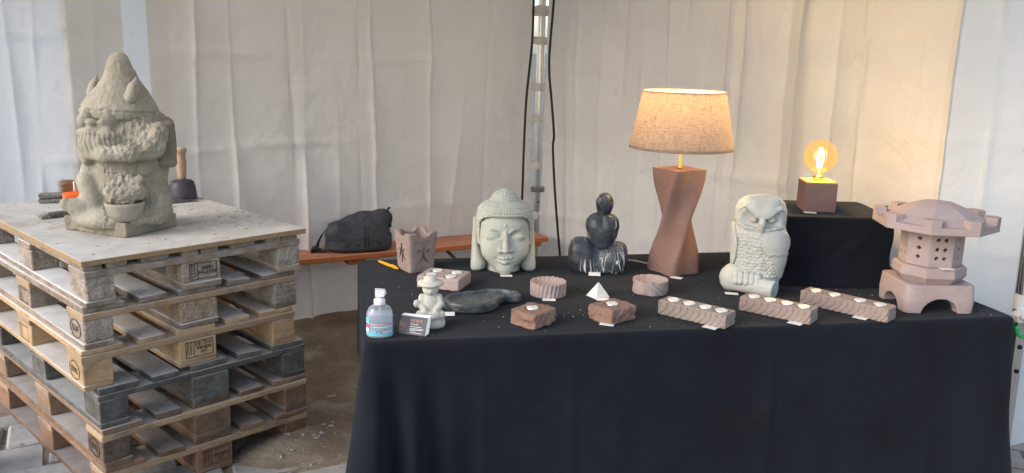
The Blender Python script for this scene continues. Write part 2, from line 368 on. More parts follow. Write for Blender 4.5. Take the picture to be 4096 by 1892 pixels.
class SDF:
    def __init__(s, lo, hi, h):
        s.lo = np.array(lo, np.float32); s.h = h
        ax = [np.arange(l, u + h, h, dtype=np.float32) for l, u in zip(lo, hi)]
        s.x = ax[0][:, None, None]; s.y = ax[1][None, :, None]; s.z = ax[2][None, None, :]
        s.d = np.full((len(ax[0]), len(ax[1]), len(ax[2])), 9.0, np.float32)
    def add(s, d, k=0.0): s.d = smin(s.d, d.astype(np.float32), k) if k else np.minimum(s.d, d); return s
    def cut(s, d, k=0.0): s.d = -smin(-s.d, d, k) if k else np.maximum(s.d, -d); return s
    def ell(s, c, r):
        r = (r, r, r) if not hasattr(r, '__len__') else r
        px, py, pz = s.x - c[0], s.y - c[1], s.z - c[2]
        k0 = np.sqrt((px / r[0]) ** 2 + (py / r[1]) ** 2 + (pz / r[2]) ** 2) + 1e-6
        k1 = np.sqrt((px / r[0] ** 2) ** 2 + (py / r[1] ** 2) ** 2 + (pz / r[2] ** 2) ** 2) + 1e-6
        return k0 * (k0 - 1) / k1
    def cap(s, a, b, ra, rb=None):
        rb = ra if rb is None else rb
        ba = [b[i] - a[i] for i in range(3)]; L = sum(q * q for q in ba) + 1e-9
        px, py, pz = s.x - a[0], s.y - a[1], s.z - a[2]
        h = np.clip((px * ba[0] + py * ba[1] + pz * ba[2]) / L, 0, 1)
        return np.sqrt((px - h * ba[0]) ** 2 + (py - h * ba[1]) ** 2 + (pz - h * ba[2]) ** 2) - (ra + (rb - ra) * h)
    def path(s, pts, r, k=.004):
        d = None
        for i in range(len(pts) - 1):
            ri, rj = (r[i], r[i + 1]) if hasattr(r, '__len__') else (r, r)
            e = s.cap(pts[i], pts[i + 1], ri, rj); d = e if d is None else smin(d, e, k)
        return d
    def box(s, c, hf, rd=.003, rz=0.0):
        px, py = s.x - c[0], s.y - c[1]; cs, sn = math.cos(rz), math.sin(rz)
        qx = np.abs(px * cs + py * sn) - hf[0] + rd; qy = np.abs(-px * sn + py * cs) - hf[1] + rd; qz = np.abs(s.z - c[2]) - hf[2] + rd
        return np.sqrt(np.maximum(qx, 0) ** 2 + np.maximum(qy, 0) ** 2 + np.maximum(qz, 0) ** 2) + np.minimum(np.maximum(np.maximum(qx, qy), qz), 0) - rd
    def cyl(s, a, b, r):
        """flat-ended cylinder from a to b"""
        ba = np.array(b, float) - np.array(a, float); L = np.linalg.norm(ba); n = ba / L
        px, py, pz = s.x - a[0], s.y - a[1], s.z - a[2]; t_ = px * n[0] + py * n[1] + pz * n[2]
        rad = np.sqrt(np.maximum((px - t_ * n[0]) ** 2 + (py - t_ * n[1]) ** 2 + (pz - t_ * n[2]) ** 2, 0))
        return np.maximum(rad - r, np.abs(t_ - L / 2) - L / 2)
    def gc(s, zs, xc, yc, rx, ry, sq=2.0):
        z = s.z[0, 0]; g = lambda q: (np.interp(z, zs, q) if hasattr(q, '__len__') else np.full_like(z, q))[None, None, :].astype(np.float32)
        X, Y, A, B = g(xc), g(yc), g(rx), g(ry)
        rr = (np.abs((s.x - X) / A) ** sq + np.abs((s.y - Y) / B) ** sq) ** (1 / sq)
        return np.maximum((rr - 1) * np.minimum(A, B) * .9, np.maximum(zs[0] - s.z, s.z - zs[-1]))
    def mesh(s, relax=1, disp=None):
        d = s.d; ins = d < 0; nx, ny, nz = d.shape
        cnt = np.zeros((nx - 1, ny - 1, nz - 1), np.int8)
        for i in (0, 1):
            for j in (0, 1):
                for k in (0, 1): cnt += ins[i:nx - 1 + i, j:ny - 1 + j, k:nz - 1 + k]
        act = (cnt > 0) & (cnt < 8); idx = np.full(act.shape, -1, np.int64); C = np.argwhere(act); idx[act] = np.arange(len(C))
        acc = np.zeros((len(C), 3)); w = np.zeros(len(C))
        for ax in range(3):
            for a in (0, 1):
                for b in (0, 1):
                    o0 = [0, 0, 0]; o = [q for q in range(3) if q != ax]; o0[o[0]] = a; o0[o[1]] = b; o1 = list(o0); o1[ax] = 1
                    v0 = d[C[:, 0] + o0[0], C[:, 1] + o0[1], C[:, 2] + o0[2]]; v1 = d[C[:, 0] + o1[0], C[:, 1] + o1[1], C[:, 2] + o1[2]]
                    m = (v0 < 0) != (v1 < 0); t_ = np.where(m, v0 / np.where(m, v0 - v1, 1), 0)
                    p = np.tile(np.array(o0, float), (len(C), 1)); p[:, ax] = t_
                    acc += p * m[:, None]; w += m
        V = s.lo + (C + acc / w[:, None]) * s.h; Q = []
        for ax in range(3):
            sl0 = [slice(None)] * 3; sl1 = [slice(None)] * 3; sl0[ax] = slice(0, -1); sl1[ax] = slice(1, None)
            ch = ins[tuple(sl0)] != ins[tuple(sl1)]; E = np.argwhere(ch); o = [q for q in range(3) if q != ax]
            ok = (E[:, o[0]] > 0) & (E[:, o[1]] > 0) & (E[:, o[0]] < d.shape[o[0]] - 1) & (E[:, o[1]] < d.shape[o[1]] - 1); E = E[ok]
            def cell(a, b): F_ = E.copy(); F_[:, o[0]] += a; F_[:, o[1]] += b; return idx[F_[:, 0], F_[:, 1], F_[:, 2]]
            q = np.stack([cell(-1, -1), cell(0, -1), cell(0, 0), cell(-1, 0)], 1)
            fl = ins[E[:, 0], E[:, 1], E[:, 2]] if ax != 1 else ~ins[E[:, 0], E[:, 1], E[:, 2]]
            q[~fl] = q[~fl][:, ::-1]; Q.append(q)
        Q = np.concatenate(Q)
        for _ in range(relax):
            S = np.zeros_like(V); n = np.zeros(len(V))
            for a in range(4):
                np.add.at(S, Q[:, a], V[Q[:, (a + 1) % 4]]); np.add.at(n, Q[:, a], 1)
                np.add.at(S, Q[:, a], V[Q[:, (a + 3) % 4]]); np.add.at(n, Q[:, a], 1)
            V = V * .5 + .5 * S / n[:, None]
        if disp is not None:
            N = np.cross(V[Q[:, 2]] - V[Q[:, 0]], V[Q[:, 3]] - V[Q[:, 1]]); VN = np.zeros_like(V)
            for a in range(4): np.add.at(VN, Q[:, a], N)
            VN /= np.linalg.norm(VN, axis=1)[:, None] + 1e-12; V = V + VN * np.asarray(disp(V, VN))[:, None]
        return mk('carving', V, Q, True)

TZ = .745      # top of the cloth
def facing(x, y): return math.atan2(-x, y)      # turn that points a thing's local -Y at the viewer's side of the stall

# ------------------------------------------------------------------ ground
g = link('ground', mk('ground', [(-120, -120, -.012), (120, -120, -.012), (120, 160, -.012), (-120, 160, -.012)], [(0, 1, 2, 3)]), M['ground']); g['kind'] = 'structure'
PX0, PY0, PYAW = -1.382, 2.735, R(45.46)            # near corner of the pallet stack and its turn
E8 = Vector((math.cos(PYAW), math.sin(PYAW), 0)); E12 = Vector((-math.sin(PYAW), math.cos(PYAW), 0))
def in_stack(x, y, m=0.0):
    d = Vector((x - PX0, y - PY0, 0)); return -m < d.dot(E8) < .8 + m and -m < d.dot(E12) < 1.2 + m
TYAW = R(11.3); TE = Vector((math.cos(TYAW), math.sin(TYAW), 0)); TN = Vector((-math.sin(TYAW), math.cos(TYAW), 0)); TO = Vector((-.415, 2.395, 0))
TL, TD = 2.160, 1.0
def in_table(x, y, m=0.0):
    d = Vector((x, y, 0)) - TO; return -m < d.dot(TE) < TL + m and -m < d.dot(TN) < TD + m
def pavers(x0, x1, y0, y1, a, b, ang, mat, keep):
    ca, sa = math.cos(ang), math.sin(ang); cx, cy = (x0 + x1) / 2, (y0 + y1) / 2; k = 0
    n = int(max(x1 - x0, y1 - y0) / min(a, b)) + 2
    for i in range(-n, n):
        for j in range(-n, n):
            u, v = (i + .5 * (j % 2)) * a, j * b; x, y = cx + u * ca - v * sa, cy + u * sa + v * ca
            if not (x0 < x < x1 and y0 < y < y1) or not keep(x, y): continue
            h = cbox(a - random.uniform(.012, .03), b - random.uniform(.012, .03), .06, .008, .006, name='paving_stone')
            link('paving_stone', h, mat, g, (x, y, -.03 + .004 + random.uniform(-.004, .005)), (random.uniform(-.012, .012), random.uniform(-.012, .012), ang + random.uniform(-.03, .03))); k += 1
pavers(-2.7, -.2, 1.9, 3.75, .30, .22, R(28), M['paver'], lambda x, y: not in_stack(x, y, -.30) and not in_table(x, y, -.2) and x > -.72 * y - .3)
pavers(1.75, 2.7, 2.7, 3.9, .20, .10, R(-20), M['tan_paver'], lambda x, y: not in_table(x, y, 0.0))
# trodden sand over the paving
nx, ny = 120, 120
gx, gy = np.meshgrid(np.linspace(-3.2, 1.6, nx), np.linspace(2.0, 6.4, ny), indexing='ij'); Pn = np.stack([gx.ravel(), gy.ravel(), 0 * gx.ravel()], 1)
hz = -.010 + .030 * fbm(Pn, 2.2, 1) + .014 * fbm(Pn, 9, 3) + .008 * fbm(Pn, 24, 5)
hz += .020 * np.clip((Pn[:, 1] - 3.15) / .7, -1, 1.2)
for (hx, hy, hr, hh) in ((-.80, 3.30, .20, .055), (-.93, 3.18, .16, .04), (-1.15, 4.7, .5, .05), (-.6, 4.95, .45, .05)):
    hz += hh * np.exp(-((Pn[:, 0] - hx) ** 2 + (Pn[:, 1] - hy) ** 2) / hr ** 2 * 1.5)
Pn[:, 2] = hz
ii = np.arange(nx * ny).reshape(nx, ny); q = np.stack([ii[:-1, :-1], ii[1:, :-1], ii[1:, 1:], ii[:-1, 1:]], -1).reshape(-1, 4)
o = link('sand', mk('sand', Pn, q, True), M['sand']); tag(o, 'brown damp sand strewn over the paving between pallets and tent wall', 'sand', kind='stuff')
def sand_z(x, y):
    i = min(max(int((x + 3.2) / 4.8 * (nx - 1)), 0), nx - 1); j = min(max(int((y - 2.0) / 4.4 * (ny - 1)), 0), ny - 1); return max(float(hz[i * ny + j]), 0.0)
def debris(name, spots, smin_, smax_, mat, label, cat, flatness=.5, parent=None):
    V = []; F_ = []
    for (x, y, z) in spots:
        s = random.uniform(smin_, smax_) * random.choice((.5, .7, 1, 1)); a = random.uniform(0, 6.28); n = random.choice((4, 5)); b = len(V)
        el = random.uniform(.4, 1.0)
        for lv, k in ((0, 1.0), (flatness * s * random.uniform(.5, 1), random.uniform(.4, .8))):
            for i in range(n):
                t_ = a + 6.283 * i / n; rr = s * k * random.uniform(.7, 1.1); px, py = rr * math.cos(t_), rr * el * math.sin(t_)
                V.append((x + px * math.cos(a) - py * math.sin(a), y + px * math.sin(a) + py * math.cos(a), z + lv - .0005))
        F_.append(tuple(range(b + n, b + 2 * n)))
        F_ += [(b + i, b + (i + 1) % n, b + n + (i + 1) % n, b + n + i) for i in range(n)]
    return tag(link(name, mk(name, V, F_), mat), label, cat, kind='stuff')
sp = []
for _ in range(420):
    x, y = random.uniform(-2.6, -.4), random.uniform(2.0, 4.3)
    if in_stack(x, y, .0) or in_table(x, y, .0): continue
    sp.append((x, y, sand_z(x, y)))
for _ in range(90):
    x, y = random.gauss(-.85, .10), random.gauss(3.25, .10); sp.append((x, y, sand_z(x, y)))
debris('stone_rubble', sp, .004, .016, M['paver'], 'pale stone chips scattered on the sandy ground', 'rubble')

# ------------------------------------------------------------------ tent
TC = Vector((.15, 5.55, 0)); DL = Vector((-math.cos(R(33)), -math.sin(R(33)), 0)); DR = Vector((.631, -.776, 0)).normalized()
NL = Vector((-DL.y, DL.x, 0)); NL = NL if NL.y < 0 else -NL; NR = Vector((-DR.y, DR.x, 0)); NR = NR if NR.x < 0 else -NR
tent = thing('market_tent', 'off-white fabric market tent with creased walls and aluminium poles', 'tent', (TC.x, TC.y, 0))
def wall(name, D, N, s0, s1, off, creases, zlo, zhi=2.25, ds=.008, dz=.02, hcre=(), seed=0, wob=.03, mat='tent'):
    S = np.arange(s0, s1 + ds, ds); Z = np.arange(0, zhi + dz, dz); SS, ZZ = np.meshgrid(S, Z, indexing='ij'); P = np.stack([SS.ravel(), ZZ.ravel(), 0 * SS.ravel() + seed], 1)
    lo = np.interp(P[:, 0], *zlo) if isinstance(zlo, tuple) else zlo
    d = np.interp(P[:, 0], off[0], off[1]) + wob * fbm(P * np.array([1, .6, 1]), 1.6, seed, 3) + .010 * fbm(P * np.array([1.3, 1, 1]), 7, seed + 3, 3) - .012 * np.abs(fbm(P * np.array([.8, 1.4, 1]), 3.0, seed + 9, 3))
    for k, (c, h, w, lean) in enumerate(creases):
        cs = c + lean * (P[:, 1] - 1.1) + .012 * np.sin(P[:, 1] * 2.3 + k * 1.7); e = (P[:, 0] - cs); amp = .12 + 1.7 * np.clip(1.7 * vn(np.stack([P[:, 1] * 0 + k * 3.3, P[:, 1], 0 * P[:, 1]], 1), 2.4, seed + k) + .42, 0, 1)
        d += 1.7 * h * amp * np.exp(-np.abs(e) / (.6 * w))
    for (zc, h, w) in hcre:
        e = P[:, 1] - zc - .02 * np.sin(P[:, 0] * 3.1 + zc * 9) - .012 * vn(P, 5, 9); d += h * np.clip(vn(P, 2.4, 7 + zc * 10) * 2.2 + .45, 0, 1.2) * 1.6 * np.exp(-np.abs(e) / (.6 * w))
    # slack, crumpled hem
    hem = np.clip((.35 - P[:, 1]) / .35, 0, 1); d += hem * .05 * fbm(P, 4, seed + 8, 3) + hem ** 2 * .03
    z = lo + P[:, 1] * (zhi - lo) / zhi
    W_ = np.array(D)[None] * P[:, :1] + np.array(N)[None] * d[:, None]; W_[:, 2] = z
    i_ = np.arange(len(S) * len(Z)).reshape(len(S), len(Z)); q_ = np.stack([i_[:-1, :-1], i_[1:, :-1], i_[1:, 1:], i_[:-1, 1:]], -1).reshape(-1, 4)
    return link(name, mk(name, W_, q_, True), M[mat], tent)
# back wall, left of the corner pole: flat panel, then pleated panel at the far left
wall('wall_panel', DL, NL, .065, 2.30, ([0, .04, .12, 1.9, 2.2, 2.30], [.015, .01, 0, 0, .035, .07]),
     [(.38, -.010, .02, 0), (.777, .014, .015, .01), (1.129, .018, .013, .0), (1.20, -.010, .02, .0), (1.526, .020, .02, .012), (1.60, -.012, .03, .01), (1.90, .016, .014, -.01), (2.08, .012, .03, 0), (.57, .006, .05, -.10), (1.35, .006, .04, 0)],
     .02, hcre=((1.02, .012, .018), (1.50, .007, .03), (.62, .007, .025), (.3, .012, .04)), seed=2)
OFL = ([2.20, 2.27, 2.40, 2.41, 2.64, 2.66, 2.95, 3.2, 3.5], [-.03, -.02, -.075, -.075, .02, .015, -.10, -.05, .02])
wall('wall_panel', DL, NL, 2.20, 2.405, OFL, [], .02, seed=6, wob=.02, mat='thin')
wall('wall_panel', DL, NL, 2.39, 2.66, (OFL[0], [q_ + .008 for q_ in OFL[1]]), [(2.53, .010, .02, 0)], .02, hcre=((1.02, .010, .02),), seed=6, wob=.02)
wall('wall_panel', DL, NL, 2.64, 3.5, (OFL[0], [q_ - .006 for q_ in OFL[1]]), [(2.78, .014, .015, .0), (2.88, .010, .03, .02)], .02, hcre=((1.02, .012, .02), (1.6, .012, .02)), seed=6, wob=.02, mat='thin')
# side wall, right of the corner pole
wall('wall_panel', DR, NR, .06, 1.86, ([0, .05, .12, 1.42, 1.46, 1.78, 1.86], [.015, .01, 0, 0, .02, .01, .05]),
     [(.34, .012, .014, .0), (.56, .014, .014, .0), (.70, -.010, .03, 0), (1.024, .016, .012, .0), (1.15, -.008, .05, 0), (1.435, .020, .014, .0), (1.50, -.012, .03, 0), (.85, .006, .03, .0)],
     .02, hcre=((.95, .012, .025), (.55, .014, .03), (1.45, .008, .03)), seed=11)
OFR = ([1.80, 1.86, 2.16, 2.18, 2.53, 2.56, 2.80, 2.95, 3.02], [-.025, -.02, .00, .01, .02, .035, -.06, -.11, -.14])
wall('wall_panel', DR, NR, 1.80, 2.56, OFR, [(2.16, .016, .012, .0), (2.44, .008, .03, 0), (2.0, -.008, .05, 0)], .02, hcre=((1.25, .012, .03), (.8, .014, .04), (1.6, .006, .03)), seed=15)
wall('wall_panel', DR, NR, 2.53, 3.02, (OFR[0], [q_ - .010 for q_ in OFR[1]]), [(2.70, .012, .02, 0)], ([1.8, 2.9, 3.02], [.02, .03, .10]), hcre=((1.25, .014, .03), (.8, .016, .04)), seed=15, mat='thin')
# roof canopy over the stall
LX, PXE = DL * 3.5, DR * 2.9
apex = (LX + PXE) / 2 + Vector((0, 0, 3.1)); cs_ = [Vector((0, 0, 2.22)), LX + Vector((0, 0, 2.22)), LX + PXE + Vector((0, 0, 2.22)), PXE + Vector((0, 0, 2.22))]
rv = [tuple(c) for c in cs_] + [tuple(apex)] + [(c.x, c.y, 1.98 + .0 * i) for i, c in enumerate(cs_)]
link('roof_canopy', mk('roof', rv, [(0, 1, 4), (1, 2, 4), (2, 3, 4), (3, 0, 4), (1, 2, 7, 6), (2, 3, 8, 7)]), M['roof'], tent)
def pole(loc, rz, r=.024):
    n = 24; pts = []
    for k in range(n):
        a = 6.283 * k / n; rr = r * (1.0 - (.10 if k % 3 == 0 else 0)) / max(abs(math.cos(a)), abs(math.sin(a))) ** .55; pts.append((rr * math.cos(a), rr * math.sin(a)))
    return link('pole', flat(pts, 0, 2.22), M['alu'], tent, loc, (0, 0, rz))
cp = pole((0.0, -.03, 0), R(20))
for z, w in ((1.80, .06), (1.62, .045), (1.34, .05), (1.15, .045), (.855, .045), (.535, .05), (.37, .06)):
    s_ = link('strap', lathe([(.034, -w / 2), (.036, 0), (.034, w / 2)], 14, True, False), M['strap'], cp, (random.uniform(-.004, .004), 0, z), (0, random.uniform(-.08, .08), random.uniform(0, 3)))
    link('strap_tail', mk('tail', [(-.075, .0, -w / 2), (.0, -.036, -w / 2), (.0, -.036, w / 2), (-.075, .0, w / 2), (.05, -.01, -w / 2), (.05, -.01, w / 2)], [(0, 1, 2, 3), (1, 4, 5, 2)]), M['strap'], cp, (0, -.006, z + random.uniform(-.004, .004)), (0, random.uniform(-.1, .1), R(-15)))
link('height_clamp', cbox(.10, .05, .035, .006), M['grey_metal'], cp, (0, -.03, .705), (0, 0, R(-15)))
ring = [(.055 + .018 * math.cos(a), -.065, .68 + .018 * math.sin(a)) for a in np.linspace(-2.6, 2.6, 14)]
link('pull_ring', tube(ring, .0035, 6), M['green'], cp)
for z in (.62, .56): link('pole_hole', lathe([(.006, 0), (.006, .003)], 10), M['hole_shade'], cp, (.004, -.0285, z), (R(90), 0, R(0)))
fp = pole((PXE.x + .022, PXE.y - .01, 0), R(10), .026); fp.rotation_euler = (0, R(-1.0), R(10))
link('pole_sleeve', flat([(.030 * math.cos(a), .030 * math.sin(a)) for a in np.linspace(0, 6.283, 25)[:-1]], .64, .70), M['white_plastic'], fp)
link('clamp_body', cbox(.07, .05, .045, .010), M['white_plastic'], fp, (-.018, -.035, .622), (0, R(-15), 0))
link('clamp_bolt', lathe([(.014, 0), (.014, .014), (.009, .018)], 14), M['white_plastic'], fp, (-.038, -.06, .627), (R(90), 0, 0))
ring = [(-.030 + .032 * math.cos(a), -.066, .582 + .034 * math.sin(a)) for a in np.linspace(-3.4, .9, 20)]
link('pull_ring', tube(ring, .0075, 8), M['green'], fp)
for z in (.49, .39): link('pole_hole', lathe([(.009, 0), (.009, .003)], 12), M['hole_shade'], fp, (-.004, -.0275, z), (R(90), 0, R(-20)))
# cables hanging at the corner pole
def smooth_path(p, n=10):
    P = [Vector(a) for a in p]; P = [P[0] * 2 - P[1]] + P + [P[-1] * 2 - P[-2]]; r = []
    for i in range(1, len(P) - 2):
        for k in range(n):
            t_ = k / n; a, b, c, d = P[i - 1:i + 3]
            r.append(.5 * ((2 * b) + (c - a) * t_ + (2 * a - 5 * b + 4 * c - d) * t_ ** 2 + (3 * b - a - 3 * c + d) * t_ ** 3))
    return r + [P[-2]]
o = link('power_cable', tube(smooth_path([(.10, 5.35, 2.25), (.094, 5.35, 1.854), (.091, 5.35, 1.609), (.066, 5.35, 1.269), (.059, 5.35, .966), (.056, 5.35, .656), (.04, 5.37, .3), (.06, 5.4, .03)]), .0075, 8), M['rubber'])
tag(o, 'black power cable hanging left of the tent corner pole', 'cable', 'cables hanging by the corner pole')
o = link('power_cable', tube(smooth_path([(.22, 5.3, 2.25), (.21, 5.3, 1.855), (.195, 5.3, 1.496), (.22, 5.3, 1.247), (.238, 5.3, 1.067), (.235, 5.3, .977), (.261, 5.3, .67), (.301, 5.3, .324), (.34, 5.3, .03)]), .0075, 8), M['rubber'])
tag(o, 'black power cable hanging right of the tent corner pole', 'cable', 'cables hanging by the corner pole')

# ------------------------------------------------------------------ pallets
DECK = [(.0725, .145), (.2385, .10), (.40, .145), (.5615, .10), (.7275, .145)]      # centre along the 800 side, width
BLKX = [(.05, .10), (.40, .145), (.75, .10)]
BLKY = [(.0725, .145), (.60, .145), (1.1275, .145)]
PAL_LABEL = ['dusty pale pallet at the top, carrying the chipboard', 'worn dusty pallet second from the top of the stack', 'fresh yellow-brown pallet third from the top of the stack',
             'blackened weathered pallet fourth from the top of the stack', 'brown stained pallet fifth from the top of the stack', 'reddish brown pallet at the bottom, standing on the ground']
OFFS = [(0, 0), (-.012, .008), (-.026, .010), (.012, .0), (.012, -.004), (.014, .0)]
def stamp_frame(parent, w, h, loc, rot):
    a = .0012; V = []; F_ = []
    for (x0, y0, x1, y1) in ((-w, -h, w, -h + a * 2), (-w, h - a * 2, w, h), (-w, -h, -w + a * 2, h), (w - a * 2, -h, w, h), (-w * .42, -h, -w * .42 + a * 2, h)):
        b = len(V); V += [(x0, y0, 0), (x1, y0, 0), (x1, y1, 0), (x0, y1, 0)]; F_.append((b, b + 1, b + 2, b + 3))
    for k in range(5):      # ear of wheat
        y = -h * .7 + k * h * .32
        for sgn in (-1, 1): b = len(V); V += [(-w * .72, y, 0), (-w * .72 + sgn * w * .2, y + h * .3, 0), (-w * .72 + sgn * w * .12, y + h * .36, 0)]; F_.append((b, b + 1, b + 2))
    link('stamp_mark', mk('frame', V, F_), STAMP, parent, loc, rot)
for k in range(6):
    top = .864 - .144 * k
    o8, o12 = OFFS[k]; w = WOODS[k]; base = Vector((PX0, PY0, 0)) + E8 * o8 + E12 * o12
    p = thing('pallet', PAL_LABEL[k], 'pallet', (base.x, base.y, top - .144), PYAW + random.uniform(-.006, .006), 'stacked wooden pallets')
    for c, wd in DECK:
        if k == 0: parts_ = [(c - wd * .26, wd * .46), (c + wd * .24, wd * .5)] if wd > .12 else [(c, wd)]
        else: parts_ = [(c, wd)]
        for cc, ww in parts_:
            link('deck_board', cbox(ww - random.uniform(.002, .007), 1.19 + random.uniform(-.012, .008), .0215, .0025, .0028), w, p, (cc, .60 + random.uniform(-.004, .004), .133 + random.uniform(-.0006, .0006)), (0, random.uniform(-.006, .006), random.uniform(-.003, .003)))
    for y, wd in BLKY: link('stringer_board', cbox(.80, wd - .002, .022, .002, .0016), WOODS[6] if k in (1, 2, 4, 5) else w, p, (.40, y, .1108))
    for x, wd in BLKX: link('bottom_board', cbox(wd - .001, 1.195 + random.uniform(-.008, .006), .0215, .003, .0028), w, p, (x, .60, .011))
    V = []; F_ = []
    for c, wd in DECK:
        for y, _ in BLKY:
            for (dx, dy) in ((-.028, -.03), (.03, .028), (.0, .0)):
                b_ = len(V); r_ = .0042; xx, yy = c + dx + random.uniform(-.006, .006), y + dy + random.uniform(-.01, .01)
                V += [(xx + r_ * math.cos(a), yy + r_ * math.sin(a), .1462) for a in np.linspace(0, 6.283, 7)[:-1]] + [(xx, yy, .1468)]; F_ += [(b_ + i, b_ + (i + 1) % 6, b_ + 6) for i in range(6)]
    if k: nl = link('nail_heads', mk('nails', V, F_), M['steel_dark'], p); nl['kind'] = 'stuff'
    for bi, (x, bw) in enumerate(BLKX):
        for bj, (y, bl) in enumerate(BLKY):
            mt = w
            if k == 0 or (k == 1 and bj == 0): mt = CHIP[0]
            if k == 1 and bi == 1: mt = CHIP[1]
            b = link('block', cbox(bw - .004, bl - .004, .0778, .004 if mt in CHIP else .0025, .002), mt, p, (x, y, .0609))
            if bj == 0 and bi == 1 and k in (0, 2, 5):
                tx = {0: '34091\nFH-3 DBI', 2: 'DE-TH1\n490409\nHT', 5: '\n490409\nHT'}[k]
                text('stamp_text', tx, .019, STAMP, b, (.020, -.0735, .003), (R(90), 0, 0)); stamp_frame(b, .052, .030, (.004, -.0735, .002), (R(90), 0, 0))
            if bi == 0 and bj == 0 and k in (1, 2, 4):
                text('stamp_text', {1: 'EUR', 2: 'EPAL', 4: 'EPAL'}[k], .030, STAMP, b, (-.0515, .0, .0), (R(90), 0, R(-90)))
                link('stamp_mark', tube([(-.0510, .045 * math.cos(a), .032 * math.sin(a)) for a in np.linspace(0, 6.283, 29)[:-1]], .0012, 4, True), STAMP, b)
            if bi == 0 and bj == 1 and k in (1, 2): stamp_frame(b, .052, .028, (-.0515, 0, 0), (R(90), 0, R(-90)))
# a further timber block on the ground at the left
t_ = thing('timber_stack', 'two brown timber beams stacked on the paving at the left edge', 'timber', (-2.02, 2.93, 0), R(52))
link('beam', cbox(.60, .14, .09, .004, .003), WOODS[4], t_, (-.27, 0, .052)); link('beam', cbox(.60, .13, .09, .004, .003), WOODS[5], t_, (-.27, .004, .143), (0, 0, .02))
BZ = .883
bc = Vector((PX0, PY0, 0)) - E8 * .006 - E12 * .010
o = link('chipboard_sheet', cbox(.83, 1.22, .019, .0015, .001), M['board'], None, tuple(bc + E8 * .41 + E12 * .605 + Vector((0, 0, .8738))), (0, 0, PYAW)); tag(o, 'dusty chipboard sheet lying on the pallet stack under the carved gnome', 'board')
sp = []
for _ in range(430):
    a, b = random.uniform(.02, .80), random.uniform(.0, 1.18)
    if random.random() < .5: a, b = random.uniform(.60, .82), random.uniform(.1, .75)
    if .1 < a < .45 and .22 < b < .55: continue
    v = bc + E8 * a + E12 * b; sp.append((v.x, v.y, BZ + .0006))
M['chip'] = stone('stone_chips', (.26, .24, .20), (.48, .45, .40), 60, .5, .003)
debris('stone_chips', sp, .002, .009, M['chip'], 'grey-brown stone chips scattered on the dusty chipboard', 'stone chips', .45)

# ------------------------------------------------------------------ bench and bag
BYAW = math.atan2(5.192 - 4.475, .223 + 1.113)
bench = thing('beer_bench', 'orange-brown wooden folding bench standing along the tent wall', 'bench', (.223, 5.192, 0), BYAW)
link('seat', cbox(2.2, .25, .030, .004, .001), M['orange_wood'], bench, (-1.1, .127, .445))
for x in (-.09, -1.20, -2.1): link('cleat', cbox(.10, .22, .028, .003), M['orange_wood'], bench, (x, .127, .4155))
for x in (-.34, -1.85):
    for y in (.04, .21): link('leg', tube([(x, y, .43), (x + .02, y, .015)], .013, 8), M['steel_dark'], bench)
    link('brace', tube([(x - .0, .125, .12), (x - .30 if x < -1 else x - .30, .125, .425)], .010, 8), M['steel_dark'], bench)
    link('foot_bar', tube([(x + .02, -.01, .015), (x + .02, .26, .015)], .012, 8), M['steel_dark'], bench)
BX = -1.0     # along the bench
bag = thing('shoulder_bag', 'dark grey nylon bag with shoulder strap slumped on the bench', 'bag', tuple(Vector((.223, 5.192, .4605)) + Vector((math.cos(BYAW), math.sin(BYAW), 0)) * -1.16 + Vector((-math.sin(BYAW), math.cos(BYAW), 0)) * .115), BYAW - R(8))
s = SDF((-.22, -.12, -.01), (.22, .12, .26), .005)
s.add(s.gc([0, .02, .08, .15, .19, .215], [0, 0, .005, .02, .05, .06], [0, 0, 0, .01, .01, .01], [.155, .185, .18, .15, .11, .06], [.085, .10, .085, .05, .025, .012], 2.6))
s.add(s.ell((.13, 0, .17), (.055, .022, .045)), .03).add(s.ell((-.12, -.02, .11), (.06, .05, .05)), .03)
link('bag_body', s.mesh(2, lambda V, N: .012 * fbm(V * np.array([1, 1, 1.6]), 11, 2, 3) + .004 * np.sin(V[:, 0] * 60 + V[:, 2] * 40) * vn(V, 9)), M['bag'], bag)
for x in (.012, .028): link('zip', tube([(x + .01, -.094, .02), (x + .012, -.099, .06), (x + .01, -.088, .11), (x + .015, -.07, .15)], .0025, 6), M['rubber'], bag)
for x, z in ((-.07, .05), (.10, .055)): link('press_stud', lathe([(.007, 0), (.007, .003), (.003, .004)], 12), M['rubber'], bag, (x, -.100, z), (R(80), 0, 0))
link('zip_pull', tube([(.155, -.01, .20), (.165, -.015, .225), (.175, -.018, .235)], .006, 6), M['bag_strap'], bag)
link('zip_pull', tube([(.165, -.02, .18), (.175, -.025, .15), (.178, -.027, .125)], .006, 6), M['bag_strap'], bag)
def ribbon(path, w, axis=(0, 1, 0)):
    P = smooth_path(path, 8); v = []; f = []
    for p in P: v += [tuple(p - Vector(axis) * w / 2), tuple(p + Vector(axis) * w / 2)]
    f = [(2 * i, 2 * i + 1, 2 * i + 3, 2 * i + 2) for i in range(len(P) - 1)]
    o = mk('ribbon', v, f, True); return o
def solid(o, t_=.003): m = o.modifiers.new('s', 'SOLIDIFY'); m.thickness = t_; return o
solid(link('strap', ribbon([(-.15, .0, .135), (-.19, -.01, .11), (-.225, -.02, .05), (-.225, -.03, .008), (-.17, -.04, .02), (-.12, -.06, .10)], .034, (.70, .25, .65)), M['bag_strap'], bag))
solid(link('strap', ribbon([(-.21, -.03, .012), (-.25, -.03, .006), (-.255, -.03, .025), (-.22, -.03, .030)], .028, (.35, .5, .75)), M['bag_strap'], bag))
link('buckle', cbox(.03, .03, .02, .005), M['rubber'], bag, (-.15, -.01, .145), (0, R(30), 0))

